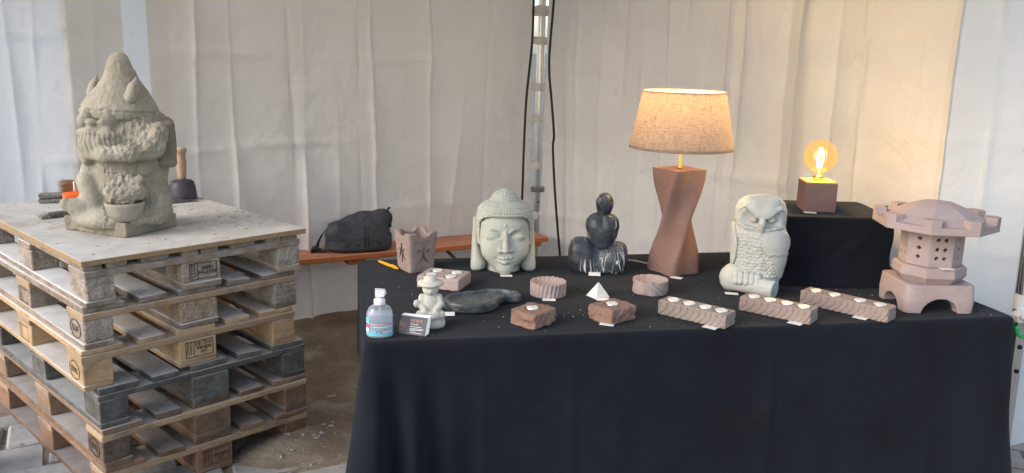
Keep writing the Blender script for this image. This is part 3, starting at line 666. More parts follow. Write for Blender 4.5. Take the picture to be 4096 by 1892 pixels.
# ------------------------------------------------------------------ tablecloth
def cloth_sheet():
    per = []; RC = .03      # walk round the edge: back-left, front-left, front-right, back-right
    for k in range(60): per.append((0, TD - TD * k / 59 * 1.0 * (1 - RC / TD) , -1, 0, 'L'))
    for k in range(1, 10): a = R(180 + 90 * k / 10); per.append((RC + RC * math.cos(a), RC + RC * math.sin(a), math.cos(a), math.sin(a), 'C'))
    for k in range(190): per.append((RC + (TL - 2 * RC) * k / 189, 0, 0, -1, 'F'))
    for k in range(1, 10): a = R(270 + 90 * k / 10); per.append((TL - RC + RC * math.cos(a), RC + RC * math.sin(a), math.cos(a), math.sin(a), 'D'))
    for k in range(40): per.append((TL, RC + (TD - RC) * k / 39, 1, 0, 'R'))
    rows = [(-.018, 0), (-.010, -.0015), (-.004, -.006), (-.0005, -.013), (0, -.022)] + [(0, -.022 - .7 * (k / 36) ** 1.0) for k in range(1, 37)]
    V = []; n = len(per); s_ = 0; last = per[0]
    for i, (x, y, nx_, ny_, sd_) in enumerate(per):
        s_ += math.hypot(x - last[0], y - last[1]); last = (x, y)
        hem = {'L': .36 - .02 * math.sin(s_ * 6), 'C': .012, 'F': .012, 'D': .012, 'R': .012}[sd_]
        if sd_ == 'L' and y < .22: hem = .012 + (.34) * min(1, max(0, (y - .12) / .10))
        for j, (ro_, dz) in enumerate(rows):
            dr = min(1, max(0, (-dz - .022) / .70)); z = TZ + dz
            if dr > 0: z = TZ - .022 - dr * (TZ - .022 - hem)
            drop = (TZ - z); f = 0
            cl = math.hypot(x - 0, y - 0)
            f += .10 * drop * math.exp(-(cl / .16) ** 2) * 1.7
            f += drop * .085 * math.sin(s_ * 52 - .6) * math.exp(-((s_ - 1.03) / .17) ** 2) * min(1, drop * 6)
            f += drop * .030 * math.exp(-(math.hypot(x - TL, y) / .18) ** 2) * (3.4 + 1.3 * math.sin(s_ * 30))
            pn = np.array([[s_, z, 0]]); f += drop * .09 * float(vn(pn * np.array([1, .25, 1]), 3.1, 4)[0]) + min(drop, .3) * .035 * float(vn(pn * np.array([1, .5, 1]), 9, 6)[0])
            f += (.005 * math.exp(-abs(z - .50 - .02 * math.sin(s_ * 2)) / .012) + sum(h_ * math.exp(-abs(x - c_ - .02 * drop) / .012) for c_, h_ in ((1.28, .009), (.62, .006), (1.86, .007), (.34, .006))) * min(1, drop * 4)) * (1 if sd_ == 'F' else 0)
            o_ = ro_ + f + .004 * float(vn(np.array([[s_, 0, 0]]), 6, 2)[0]) * min(1, drop * 20)
            p = TO + TE * (x + nx_ * o_) + TN * (y + ny_ * o_); V.append((p.x, p.y, z + (0.003 * float(vn(np.array([[s_, 0, 1]]), 7, 1)[0]) if j in (1, 2, 3) else 0)))
    m = len(rows); F_ = [(i * m + j, (i + 1) * m + j, (i + 1) * m + j + 1, i * m + j + 1) for i in range(n - 1) for j in range(m - 1)]
    nu, nv = 130, 60; b = len(V)
    for i in range(nu):
        for j in range(nv):
            u, v = .018 + (TL - .036) * i / (nu - 1), .018 + (TD - .018) * j / (nv - 1)
            pn = np.array([[u, v, 0]]); z = TZ + .0022 * float(fbm(pn, 5, 3, 2)[0]) * (0 if i in (0, nu - 1) or j == 0 else 1) - .0012
            p = TO + TE * u + TN * v; V.append((p.x, p.y, z if 0 < i < nu - 1 and j > 0 else TZ))
    F_ += [(b + i * nv + j, b + (i + 1) * nv + j, b + (i + 1) * nv + j + 1, b + i * nv + j + 1) for i in range(nu - 1) for j in range(nv - 1)]
    return mk('cloth', V, F_, True)
o = link('tablecloth', cloth_sheet(), M['cloth']); tag(o, 'black cloth covering the sales table down to the ground', 'tablecloth')
sp = []
for _ in range(170):
    u, v = random.uniform(.03, TL - .05), abs(random.gauss(.0, .45)) % .95 + .02
    if random.random() < .15: u, v = random.gauss(.62, .10), random.gauss(.20, .03)
    if not (.03 < v < .95): continue
    p = TO + TE * u + TN * v; sp.append((p.x, p.y, TZ + .0008))
debris('stone_crumbs', sp, .0008, .0026, M['paper'], 'tiny pale stone crumbs scattered on the black tablecloth', 'crumbs', .6)
# lint and hairs caught on the front of the cloth
bm = bmesh.new()
def hair(u, z, n, L_, curl):
    for _ in range(n):
        a = random.uniform(0, 6.28); x, zz = u + random.gauss(0, .012), z + random.gauss(0, .012); P = []
        for k in range(9):
            P.append(TO + TE * x + TN * (-.022 - .05 * (TZ - zz)) + Vector((0, 0, zz))); x += L_ / 9 * math.cos(a); zz += L_ / 9 * math.sin(a); a += random.gauss(curl, .4)
        me_ = tube(P, .00016, 3); bm.from_mesh(me_); bpy.data.meshes.remove(me_)
for a in ((1.22, .47, 9, .06, .5), (.55, .57, 1, .08, .2), (.28, .42, 1, .05, -.3), (1.86, .44, 3, .06, .6), (1.52, .48, 3, .07, .2), (1.32, .55, 2, .09, .1), (.95, .42, 1, .04, .4)): hair(*a)
me = bpy.data.meshes.new('lint'); bm.to_mesh(me); bm.free(); tag(link('lint', me, M['lint']), 'pale hairs and lint caught on the front of the black tablecloth', 'lint', kind='stuff')

# riser under black cloth
def riser():
    x0, x1, y0, y1, zt = .93, 1.425, 3.195, 3.56, 1.0; rows = [(.012, 0), (.006, .001), (.002, .005), (0, .012)] + [(0, .012 + .243 * k / 14) for k in range(1, 15)]
    per = []; rc = .015
    def side(a, b, n, nx_, ny_): return [(a[0] + (b[0] - a[0]) * k / n, a[1] + (b[1] - a[1]) * k / n, nx_, ny_) for k in range(n)]
    per += side((x0, y0 + rc), (x0, y1 - rc), 12, -1, 0)[::-1] + [(x0 + rc - rc * math.cos(R(a)), y0 + rc - rc * math.sin(R(a)), -math.cos(R(a)), -math.sin(R(a))) for a in (22, 45, 68)]
    per += side((x0 + rc, y0), (x1 - rc, y0), 50, 0, -1) + [(x1 - rc + rc * math.sin(R(a)), y0 + rc - rc * math.cos(R(a)), math.sin(R(a)), -math.cos(R(a))) for a in (0, 22, 45, 68)]
    per += side((x1, y0 + rc), (x1, y1 - rc), 12, 1, 0) + [(x1 - rc, y1, 0, 1)] + side((x1 - rc, y1), (x0 + rc, y1), 10, 0, 1)[1:] + [(x0 + rc, y1, 0, 1)]
    V = []; n = len(per); m = len(rows)
    for i, (x, y, a, b) in enumerate(per):
        for ins, dz in rows:
            t_ = dz / .255; q_ = np.array([[x, y, dz]]); f = -ins + .05 * t_ ** 6 + t_ * .035 * float(vn(q_ * np.array([1, 1, .5]), 9, 3)[0]) + .016 * min(1, t_ * 3) * float(vn(np.array([[x + dz, y, dz * .6]]), 20, 5)[0])
            V.append((x + a * f, y + b * f, max(zt - dz, TZ + .002)))
    F_ = [(i * m + j, ((i + 1) % n) * m + j, ((i + 1) % n) * m + j + 1, i * m + j + 1) for i in range(n) for j in range(m - 1)] + [tuple(i * m for i in range(n))[::-1]]
    return mk('riser', V, F_, True)
o = link('draped_riser', riser(), M['cloth']); tag(o, 'raised box under black cloth behind the owl, carrying the cube lamp', 'riser')

# ------------------------------------------------------------------ small builders
def tag_card(x, y, z, rz, label, tilt=0.0, w=.045, h=.028):
    o = link('price_tag', cbox(w, h, .0012, .0003), M['paper'], None, (x, y, z + .0016 + abs(tilt) * .012), (tilt, 0, rz)); tag(o, label, 'price tag', 'white price tags on the stall'); return o
_tl = {}
def tealight(loc, label):
    if not _tl:
        _tl['cup'] = lathe([(.0186, 0), (.0200, .0005), (.0206, .0150), (.0202, .0156), (.0197, .0152), (.0190, .004)], 28); _tl['wax'] = lathe([(.0195, .004), (.0197, .0150), (.018, .0154), (.004, .0152)], 28); _tl['stub'] = lathe([(.0012, .015), (.0012, .0162), (.0004, .0164)], 6); _tl['wick'] = tube([(0, 0, .015), (.001, 0, .019), (.003, .001, .022)], .0008, 5)
    t_ = thing('tea_light', label, 'tea light', loc, random.uniform(0, 6), 'tea lights in the stone holders')
    link('cup', _tl['cup'], M['tin'], t_); link('wax', _tl['wax'], M['wax'], t_); up_w = 'upright wick' in label; wk = link('wick', _tl['wick'] if up_w else _tl['stub'], M['wick'] if up_w else M['wax'], t_)

# ------------------------------------------------------------------ vase with engraved characters
vz = thing('carved_vase', 'square red sandstone vase with engraved characters beside the amber pen', 'vase', (-.367, 3.262, TZ), R(35))
s = SDF((-.09, -.09, -.002), (.09, .09, .165), .0025)
s.add(s.gc([0, .01, .06, .13, .152], 0, 0, [.054, .055, .057, .063, .0655], [.054, .055, .057, .063, .0655], 9))
s.cut(s.gc([.03, .16], 0, 0, .047, .047, 8))
for sx_, sy_ in ((0, -1), (0, 1), (1, 0), (-1, 0)):     # scooped rim between pointed corners, framed panels
    s.cut(s.cyl((sx_ * .02 + (-.0 if sx_ else 0), sy_ * .02, .170), (sx_ * .10, sy_ * .10, .170), .034), .004)
    s.cut(s.box((sx_ * .0655, sy_ * .0655, .072), (.036 if sx_ == 0 else .006, .036 if sy_ == 0 else .006, .044), .004), .002)
link('body', s.mesh(1, lambda V, N: .0009 * fbm(V, 120, 2, 3) + .0008 * fbm(V, 40, 1, 2)), M['holder_stone'], vz)
def strokes(parent, name, ST, rz):
    for P in ST:
        P3 = smooth_path([(x, -.0600 - .05 * max(0, z + .0 ) * .0 , .072 + z) for x, z, r in P], 5); rr = np.interp(np.linspace(0, 1, len(P3)), np.linspace(0, 1, len(P)), [r for _, _, r in P])
        v = [Matrix.Rotation(rz, 3, 'Z') @ Vector((p.x, -(.0592 + .10 * (p.z - .072)) , p.z)) for p in P3]; link(name, tube(v, list(rr), 6), M['groove'], parent)
FIRE = [[(.001, .035, .001), (.0, .005, .003), (-.006, -.018, .003), (-.022, -.034, .001)], [(.0, -.002, .002), (.010, -.024, .003), (.024, -.034, .0012)], [(-.024, .008, .001), (-.018, .016, .003), (-.013, .018, .001)], [(.014, .006, .001), (.021, .014, .003), (.026, .018, .001)]]
WATER = [[(.0, .036, .002), (.001, .0, .003), (.0, -.034, .0025), (-.008, -.028, .001)], [(-.024, .012, .001), (-.010, .014, .0028), (-.014, -.006, .0025), (-.025, -.024, .001)], [(.022, .020, .001), (.012, .008, .0028), (.004, .004, .001)], [(.003, .004, .001), (.012, -.014, .003), (.026, -.026, .001)]]
strokes(vz, 'engraved_stroke', FIRE, 0.0); strokes(vz, 'engraved_stroke', WATER, R(-90))
pen = thing('ballpoint_pen', 'translucent amber ballpoint pen lying left of the carved vase', 'pen', (-.478, 3.289, TZ + .007), math.atan2(3.231 - 3.347, -.429 + .524))
link('barrel', lathe([(.0015, -.075), (.005, -.062), (.0058, -.02), (.0058, .060), (.0045, .066)], 14), M['amber_pen'], pen, None, (0, R(90), 0)); link('push_button', lathe([(.003, .066), (.003, .076), (.001, .077)], 10), M['amber_pen'], pen, None, (0, R(90), 0)); link('clip', cbox(.035, .003, .002, .0005), M['amber_pen'], pen, (.045, 0, .0075))
link('tip', lathe([(.0005, -.080), (.0015, -.074)], 8), M['steel_dark'], pen, None, (0, R(90), 0))

# four-light block
blk = thing('tea_light_block', 'square pink sandstone block with four tea light wells, in front of the vase', 'candle holder', (-.240, 3.040, TZ), R(-17))
s = SDF((-.09, -.075, -.002), (.09, .075, .05), .0025)
s.add(s.box((0, 0, .022), (.080, .064, .022), .004))
wells = [(-.038, -.030), (.036, -.030), (-.038, .030), (.036, .030)]
for x, y in wells: s.cut(s.cyl((x, y, .034), (x, y, .07), .0215))
gr = np.sin((s.x * 1.0 + s.z * 1.5) * 190) * .0016 * (np.abs(s.y + .064) < .006); s.d = s.d + np.maximum(gr, 0)
link('body', s.mesh(1, lambda V, N: .0012 * fbm(V, 60, 2, 3)), M['pink_stone'], blk)
for (x, y), w in zip(wells, ('front left', 'front right', 'back left', 'back right')):
    c = Matrix.Rotation(R(-17), 3, 'Z') @ Vector((x, y, 0)); tealight((-.240 + c.x, 3.040 + c.y, TZ + .0305), 'white tea light in the %s well of the square pink block' % w)

# long ribbed holders
def long_holder(p0, p1, w, label, which, seed, left_frac, mat='holder_stone'):
    L_ = math.hypot(p1[0] - p0[0], p1[1] - p0[1]); a = math.atan2(p1[1] - p0[1], p1[0] - p0[0]); c = Vector(((p0[0] + p1[0]) / 2 - math.sin(a) * w / 2, (p0[1] + p1[1]) / 2 + math.cos(a) * w / 2, TZ))
    h = .047; s = SDF((-L_ / 2 - .01, -w / 2 - .008, -.002), (L_ / 2 + .01, w / 2 + .008, h + .01), .0017)
    s.add(s.box((0, 0, h / 2), (L_ / 2, w / 2, h / 2), .003))
    us = [(-L_ / 2 + L_ * q_) for q_ in left_frac]
    for u in us: s.cut(s.cyl((u, 0, h - .012), (u, 0, h + .03), .0212))
    ph = (s.x * .62 - s.z * .9 + 3.0 * s.z ** 2 * 4 + s.x ** 2 * .6) * (2 * math.pi / .0135) + seed
    s.d = s.d + (.0036 * np.maximum(np.sin(ph), 0) ** 8) * ((s.y < -w / 2 + .005) | (s.y > w / 2 - .005)) * (s.z < h - .004) 
    ph2 = (s.y * .75 - s.z * .8 + s.z ** 2 * 6) * (2 * math.pi / .0105); s.d = s.d + (.0045 * np.maximum(np.sin(ph2), 0) ** 2) * (s.x > L_ / 2 - .008)
    t_ = thing('ribbed_candle_holder', label, 'candle holder', tuple(c), a, 'long ribbed tea light holders')
    link('body', s.mesh(0, lambda V, N: .0011 * fbm(V, 70, seed, 3)), M[mat], t_)
    for u, nm in zip(us, ('leftmost', 'second', 'third', 'rightmost')):
        v = Matrix.Rotation(a, 3, 'Z') @ Vector((u, 0, 0)); tealight((c.x + v.x, c.y + v.y, TZ + h - .0135), 'white tea light in the %s well of %s' % (nm, which))
long_holder((.483, 2.758), (.670, 2.608), .074, 'ribbed sandstone bar holder with tea lights, leftmost of the three bars', 'the leftmost ribbed bar', 0, (.15, .39, .63, .86), 'grey_holder_stone')
long_holder((.765, 2.823), (.955, 2.673), .073, 'ribbed sandstone bar holder with tea lights, just below the owl', 'the ribbed bar below the owl', 2, (.15, .38, .62, .85))
long_holder((1.001, 2.922), (1.219, 2.714), .074, 'longest ribbed sandstone bar holder with tea lights, beside the stone lantern', 'the ribbed bar beside the lantern', 4, (.13, .35, .64, .86))

# rough stones
def rough_stone(x, y, rz, label, which, seed):
    s = SDF((-.075, -.07, -.004), (.075, .07, .06), .0025); s.add(s.box((0, 0, .024), (.056, .050, .0245), .006)); s.cut(s.cyl((0, .004, .040), (0, .004, .08), .0212))
    t_ = thing('rough_candle_stone', label, 'candle holder', (x, y, TZ), rz)
    def dsp(V, N): side = (np.abs(N[:, 2]) < .75) * (V[:, 2] < .046); return side * (.016 * fbm(V, 22, seed, 4) + .004 * np.abs(fbm(V, 60, seed + 3, 2))) + .0006 * fbm(V, 90, 1, 2)
    link('body', s.mesh(1, dsp), M['red_rock'], t_); v = Matrix.Rotation(rz, 3, 'Z') @ Vector((0, .004, 0)); tealight((x + v.x, y + v.y, TZ + .0355), which)
rough_stone(.072, 2.628, R(52), 'rough split red stone with one tea light, below the black drop dish', 'white tea light with upright wick in the left rough red stone', 1)
rough_stone(.328, 2.695, R(40), 'rough split red stone with one tea light, in front of the small pyramid', 'white tea light in the rough red stone in front of the pyramid', 5)

# round ribbed bowls
def bowl(x, y, label, swirl):
    t_ = thing('ribbed_bowl', label, 'bowl', (x, y, TZ), facing(x, y)); r0 = .063; n = 132; V = []; F_ = []
    zs = list(np.linspace(0, .048, 15)); prof = [(1.0, z, 1.0) for z in zs] + [(.965, .0495, .8), (.90, .0485, .7), (.80, .043, .7), (.6, .034, .5), (.4, .029, .35), (.2, .027, .2), (.02, .0265, 0)]
    for pr, z, g_ in prof:
        for k in range(n):
            a = 2 * math.pi * k / n
            if swirl: w_ = math.sin(9 * a + 3.2 * math.sin(2.2 * a + z * 70) + z * 90)
            else: w_ = math.sin(26 * a - z * 62)
            if pr < .97: w_ = math.sin((20 if not swirl else 13) * a + (pr * 9 if swirl else pr * 4) + random.uniform(-.15, .15))
            g__ = -.0048 * g_ * max(0, w_) ** 1.5
            rr = r0 * pr + (g__ if pr > .97 else 0); zz = z + (g__ * 1.2 if pr < .97 else 0) + (random.uniform(-.0012, .0008) if .85 < pr < .98 else 0)
            V.append((rr * math.cos(a), rr * math.sin(a), zz))
    m = len(prof)
    for i in range(m - 1):
        for k in range(n): F_.append((i * n + k, i * n + (k + 1) % n, (i + 1) * n + (k + 1) % n, (i + 1) * n + k))
    F_.append(tuple(range(n))[::-1]); F_.append(tuple(range((m - 1) * n, m * n)))
    link('body', mk('bowl', V, F_, True), M['pink_stone'], t_)
bowl(.131, 2.958, 'round pink sandstone dish with straight slanting ribs, right of the drop dish', False)
bowl(.498, 3.022, 'round pink sandstone dish with wavy swirling ribs, below the twisted lamp', True)
py = link('pyramid', autosmooth(hull([(-.029, -.029, 0), (.029, -.029, 0), (.029, .029, 0), (-.029, .029, 0), (-.029, -.029, .0015), (.029, -.029, .0015), (.029, .029, .0015), (-.029, .029, .0015), (.0008, 0, .052), (-.0008, 0, .052)]), 20), M['white_stone'], None, (.305, 2.945, TZ), (0, 0, R(33))); tag(py, 'small white marble pyramid between the two round ribbed dishes', 'pyramid')

# drop-shaped dish
dd = thing('drop_dish', 'polished black drop-shaped stone dish with a curled tail', 'dish', (-.130, 2.778, TZ), R(8))
s = SDF((-.115, -.11, -.002), (.19, .13, .055), .0025)
fx, fy_ = s.x + 0 * s.z, s.y + 0 * s.z
d2 = (np.sqrt((fx / .092) ** 2 + (fy_ / .080) ** 2) - 1) * .080
TP = [(.03, .028), (.075, .060), (.110, .070), (.140, .062), (.158, .044)]; TR = [.062, .046, .032, .023, .015]
for i_ in range(len(TP) - 1):
    (ax_, ay_), (bx_, by_) = TP[i_], TP[i_ + 1]; L2 = (bx_ - ax_) ** 2 + (by_ - ay_) ** 2; h_ = np.clip(((fx - ax_) * (bx_ - ax_) + (fy_ - ay_) * (by_ - ay_)) / L2, 0, 1)
    d2 = smin(d2, np.sqrt((fx - ax_ - h_ * (bx_ - ax_)) ** 2 + (fy_ - ay_ - h_ * (by_ - ay_)) ** 2) - (TR[i_] + (TR[i_ + 1] - TR[i_]) * h_), .018)
ez = np.abs(s.z - .019) - .019; rd_ = .011
s.add(np.sqrt(np.maximum(d2 + rd_, 0) ** 2 + np.maximum(ez + rd_, 0) ** 2) + np.minimum(np.maximum(d2 + rd_, ez + rd_), 0) - rd_)
s.cut(np.maximum(d2 + .013, .022 - s.z + .16 * np.maximum(d2 + .034, 0)), .006)
link('body', s.mesh(1, lambda V, N: .0006 * fbm(V, 50, 2, 3)), M['slate'], dd); dd.scale = (1, 1, .9)

# ------------------------------------------------------------------ lamps
def add_light(parent, name, loc, e, r, c=(1.0, .62, .28)):
    l_ = bpy.data.lights.new(name, 'POINT'); l_.energy = e; l_.shadow_soft_size = r; l_.color = c; o = bpy.data.objects.new(name, l_); COL.objects.link(o); o.parent = parent; o.location = loc; return o
LXY = (.634, 3.331); lamp = thing('twisted_table_lamp', 'table lamp with twisted red sandstone column and lit linen shade', 'lamp', (*LXY, TZ), facing(*LXY))
V = []; F_ = []; nz, ns = 64, 48
for i in range(nz):
    t_ = i / (nz - 1); z = .405 * t_; hd = .105 * (1 - .24 * math.sin(math.pi * t_) ** 2); u_ = t_ * t_ * (3 - 2 * t_) * .55 + t_ * .45; tw = R(90) * u_ + R(-3)
    for k in range(ns):
        a = 2 * math.pi * k / ns; loc_ = ((a + math.pi / 4) % (math.pi / 2)) - math.pi / 4     # 0 at the middle of a corner
        d = abs(loc_); r_ = hd * (.7071 / math.cos(math.pi / 4 - d)) * (1 - .10 * math.sin(2 * (math.pi / 4 - d)) ** 2 * 0 - .13 * math.sin(2 * d) ** 2) ; r_ = min(r_, hd * .965)
        V.append((r_ * math.cos(a + tw), r_ * math.sin(a + tw), z))
F_ = [(i * ns + k, i * ns + (k + 1) % ns, (i + 1) * ns + (k + 1) % ns, (i + 1) * ns + k) for i in range(nz - 1) for k in range(ns)] + [tuple(range(ns))[::-1], tuple(range((nz - 1) * ns, nz * ns))]
link('column', autosmooth(mk('column', V, F_), 80), M['lamp_stone'], lamp)
link('rod', lathe([(.009, .4052), (.009, .412), (.0052, .414), (.0052, .55)], 14), M['brass'], lamp)
def shade():
    n, m = 72, 16; V = []; F_ = []; 
    for i in range(m):
        t_ = i / (m - 1); r_ = .197 + (.155 - .197) * t_; z = .484 + .211 * t_
        for k in range(n): a = 2 * math.pi * k / n; V.append((r_ * math.cos(a), r_ * math.sin(a), z))
    F_ = [(i * n + k, i * n + (k + 1) % n, (i + 1) * n + (k + 1) % n, (i + 1) * n + k) for i in range(m - 1) for k in range(n)]
    me = mk('shade', V, F_, True); uv = me.uv_layers.new(name='UVMap')
    for p_ in me.polygons:
        i, k = divmod(p_.index, n)
        for li, (di, dk) in zip(p_.loop_indices, ((0, 0), (0, 1), (1, 1), (1, 0))): uv.data[li].uv = ((k + dk) / n * 5.0, (i + di) / m)
    return me
sh = solid(link('shade', shade(), M['linen'], lamp), .0012)
for z, r_ in ((.484, .1972), (.695, .1552)): link('shade_rim', tube([(r_ * math.cos(a), r_ * math.sin(a), z) for a in np.linspace(0, 6.283, 61)[:-1]], .0022, 6, True), M['linen'], sh)
for k in range(3): a = 2.1 * k + .4; link('shade_spoke', tube([(0, 0, .545), (.182 * math.cos(a), .182 * math.sin(a), .545)], .0015, 5), M['brass'], lamp)
link('bulb', lathe([(.012, .55), (.014, .56), (.028, .585), (.030, .598), (.024, .615), (.008, .622)], 20), M['lamp_bulb'], lamp)
add_light(lamp, 'bulb_light', (0, 0, .655), 6.5, .025, (1.0, .70, .34))
cord = link('lamp_cord', tube(smooth_path([(.56, 3.40, TZ + .006), (.50, 3.43, TZ + .012), (.45, 3.41, TZ + .02), (.40, 3.44, TZ + .005), (.36, 3.47, TZ + .004)]), .003, 6), M['strap']); tag(cord, 'thin white cord running from the twisted lamp behind the black marble figure', 'cable')
CXY = (1.172, 3.345); cu = thing('cube_lamp', 'plum sandstone cube lamp with a lit amber globe bulb on the riser', 'lamp', (*CXY, 1.0005), facing(*CXY) + R(16))
link('cube', cbox(.118, .118, .112, .0015), M['cube_stone'], cu, (0, 0, .0565)); link('top_plate', cbox(.110, .110, .003, .0005), M['brass_plate'], cu, (0, 0, .1142)); link('socket', lathe([(.020, .115), (.020, .130), (.015, .134)], 20), M['brass'], cu)
bu = link('globe', lathe([(.014, .128), (.019, .142)] + [(max(.0005, .0625 * math.sin(a)), .208 - .0625 * math.cos(a)) for a in np.linspace(.33, 3.14, 26)], 40, True, False), M['bulb_glass'], cu)
for k in range(4):
    a = k * 1.57 + .3; link('filament', tube([(.008 * math.cos(a), .008 * math.sin(a), .165), (.013 * math.cos(a), .013 * math.sin(a), .205), (.006 * math.cos(a), .006 * math.sin(a), .238)], .0018, 6), M['filament'], bu)
link('filament_stem', lathe([(.006, .135), (.005, .16), (.002, .19)], 10), M['bottle'], bu)
add_light(cu, 'globe_light', (0, 0, .205), 5.2, .03, (1.0, .69, .25))

# ------------------------------------------------------------------ stone lantern
NXY = (1.443, 2.945); ln = thing('stone_lantern', 'pink sandstone lantern with octagonal domed roof and pierced body', 'lantern', (*NXY, TZ), R(2))
s = SDF((-.14, -.13, -.002), (.14, .13, .14), .0028); s.add(s.gc([0, .05, .112], 0, 0, [.120, .122, .118], [.110, .112, .108], 10))
s.cut(s.cyl((0, -.2, -.005), (0, .2, -.005), .063), .004); s.cut(s.cyl((-.2, 0, -.005), (.2, 0, -.005), .055), .004); s.cut(s.box((0, 0, 0), (.075, .065, .05), .01), .004)
link('foot', s.mesh(1, lambda V, N: .0009 * fbm(V, 40, 1, 3)), M['lantern_stone'], ln)
def octo(prof, rot=R(22.5), n=8):
    v = [(r_ * math.cos(rot + 2 * math.pi * k / n), r_ * math.sin(rot + 2 * math.pi * k / n), z) for r_, z in prof for k in range(n)]; m = len(prof)
    f = [(i * n + k, i * n + (k + 1) % n, (i + 1) * n + (k + 1) % n, (i + 1) * n + k) for i in range(m - 1) for k in range(n)] + [tuple(range(n))[::-1], tuple(range((m - 1) * n, m * n))]
    return mk('octagon', v, f)
LR = R(15.5)
link('collar', octo([(.100, .1124), (.118, .138), (.119, .141), (.117, .172), (.110, .178)], LR), M['lantern_stone'], ln)
s = SDF((-.11, -.11, .175), (.11, .11, .335), .0024); oc = None
for k in range(8):
    a = LR + R(22.5) + k * R(45); e = s.x * math.cos(a) + s.y * math.sin(a) - (.093 - .05 * (s.z - .18) * .0); oc = e if oc is None else np.maximum(oc, e)
s.add(np.maximum(oc, np.abs(s.z - .2515) - .0735)); s.cut(s.gc([.19, .34], 0, 0, .07, .07))
for k in range(8):
    a = LR + R(22.5) + k * R(45); n_ = (math.cos(a), math.sin(a)); tt = (-n_[1], n_[0])
    for (u, z) in (((0, .215), (0, .250), (0, .288)) if k % 2 == 0 else ((-.013, .215), (.013, .215), (-.013, .250), (.013, .250), (-.013, .288), (.013, .288))):
        s.cut(s.cyl((n_[0] * .05 + tt[0] * u, n_[1] * .05 + tt[1] * u, z), (n_[0] * .11 + tt[0] * u, n_[1] * .11 + tt[1] * u, z), .0068))
link('pierced_body', s.mesh(0, lambda V, N: .0006 * fbm(V, 50, 1, 2)), M['lantern_stone'], ln)
RR = .197
rf = link('roof', octo([(.12, .318), (RR, .327), (RR + .001, .330), (RR, .354), (RR - .018, .356), (.166, .363), (.142, .375), (.117, .391), (.090, .407), (.060, .419), (.030, .425), (.008, .427)], LR), M['lantern_stone'], ln)
ed = [Vector((math.cos(LR + k * R(45)), math.sin(LR + k * R(45)), 0)) * (RR + .001) for k in range(8)]
for k in range(8):
    c, a, b = ed[k], (ed[k - 1] - ed[k]).normalized(), (ed[(k + 1) % 8] - ed[k]).normalized(); inn = -c.normalized() * .034; w = .031
    poly = [c + a * w, c, c + b * w, c + b * w + inn, c + inn * 1.05, c + a * w + inn]; link('merlon', flat([(p.x, p.y) for p in poly][::-1] if False else [(p.x, p.y) for p in poly], .353, .383), M['lantern_stone'], rf)

ln.scale = (1, 1, .865)

# ------------------------------------------------------------------ large stone head
HX, HY = -.030, 3.290
hd = thing('head_sculpture', 'large pale green stone head with closed eyes, curled hair and long ears', 'sculpture', (HX, HY, TZ), facing(HX, HY) + R(3))
FZ = [.006, .02, .04, .07, .11, .15, .19, .225, .245]; FRX = [.022, .043, .064, .086, .096, .098, .094, .077, .05]; FRY = [.042, .064, .080, .094, .101, .102, .100, .085, .06]; FYC = [-.050, -.034, -.022, -.008, 0, 0, 0, 0, 0]
def fy(x, z):
    rx, ry, yc = np.interp(z, FZ, FRX), np.interp(z, FZ, FRY), np.interp(z, FZ, FYC); return yc - ry * math.sqrt(max(0.0, 1 - (x / rx) ** 2))
def fp_(x, z, out=0.0): return (x, fy(x, z) - out, z)
s = SDF((-.115, -.145, -.002), (.115, .12, .26), .0025)
s.add(s.gc(FZ, 0, FYC, FRX, FRY, 2.15)); s.add(s.gc([0, .05, .1], 0, .02, [.07, .06, .06], [.07, .06, .06]), .02)
for sg in (-1, 1):
    s.cut(s.ell((sg * .045, fy(sg * .045, .158) - .008, .157), (.036, .016, .014)), .012)            # eye hollows
    s.add(s.path([fp_(sg * .012, .160, .0), fp_(sg * .026, .175, -.001), fp_(sg * .050, .181, -.002), fp_(sg * .080, .166, -.004)], [.003, .004, .004, .002], .004), .007)
    s.add(s.ell((sg * .045, fy(sg * .045, .149) + .007, .149), (.029, .015, .013)), .004)           # lids
    s.cut(s.path([fp_(sg * .018, .146, .003), fp_(sg * .045, .139, .004), fp_(sg * .074, .148, .0)], .0024, .002), .0015)
    s.add(s.path([fp_(sg * .018, .141, .0), fp_(sg * .045, .133, .0005), fp_(sg * .072, .142, -.003)], .0028, .003), .003)
    s.add(s.ell((sg * .048, fy(sg * .048, .092) + .024, .096), (.038, .032, .040)), .03)              # cheeks
    s.add(s.ell((sg * .0185, fy(0, .098) - .006, .099), (.0105, .011, .0095)), .005)
    s.cut(s.ell((sg * .010, fy(0, .091) - .012, .088), (.0045, .006, .003)), .002)
s.add(s.path([fp_(0, .166, .001), fp_(0, .145, .008), fp_(0, .120, .017), fp_(0, .103, .023)], [.0065, .0070, .0090, .0130], .012), .007)
s.cut(s.cap(fp_(0, .086, .006), fp_(0, .076, .006), .0035), .008)
s.add(s.path([fp_(-.042, .076, -.004), fp_(-.020, .068, .003), fp_(-.006, .0705, .0065), fp_(.006, .0705, .0065), fp_(.020, .068, .003), fp_(.042, .076, -.004)], [.002, .0055, .006, .006, .0055, .002], .004), .005)
s.add(s.path([fp_(-.026, .058, -.001), fp_(0, .052, .006), fp_(.026, .058, -.001)], [.003, .0080, .003], .006), .005)
s.cut(s.path([fp_(-.052, .081, .001), fp_(-.026, .0645, .005), fp_(0, .0610, .010), fp_(.026, .0645, .005), fp_(.052, .081, .001)], .0027, .002), .002)
s.add(s.ell((0, -.080, .022), (.028, .024, .020)), .014); s.cut(s.ell((0, fy(0, .041) - .012, .042), (.03, .008, .005)), .008)
s.add(s.ell(fp_(0, .192, .0005), .0048), .001)
link('face', s.mesh(2), M['green_stone'], hd)
s = SDF((-.125, -.13, .05), (.125, .135, .345), .0025)
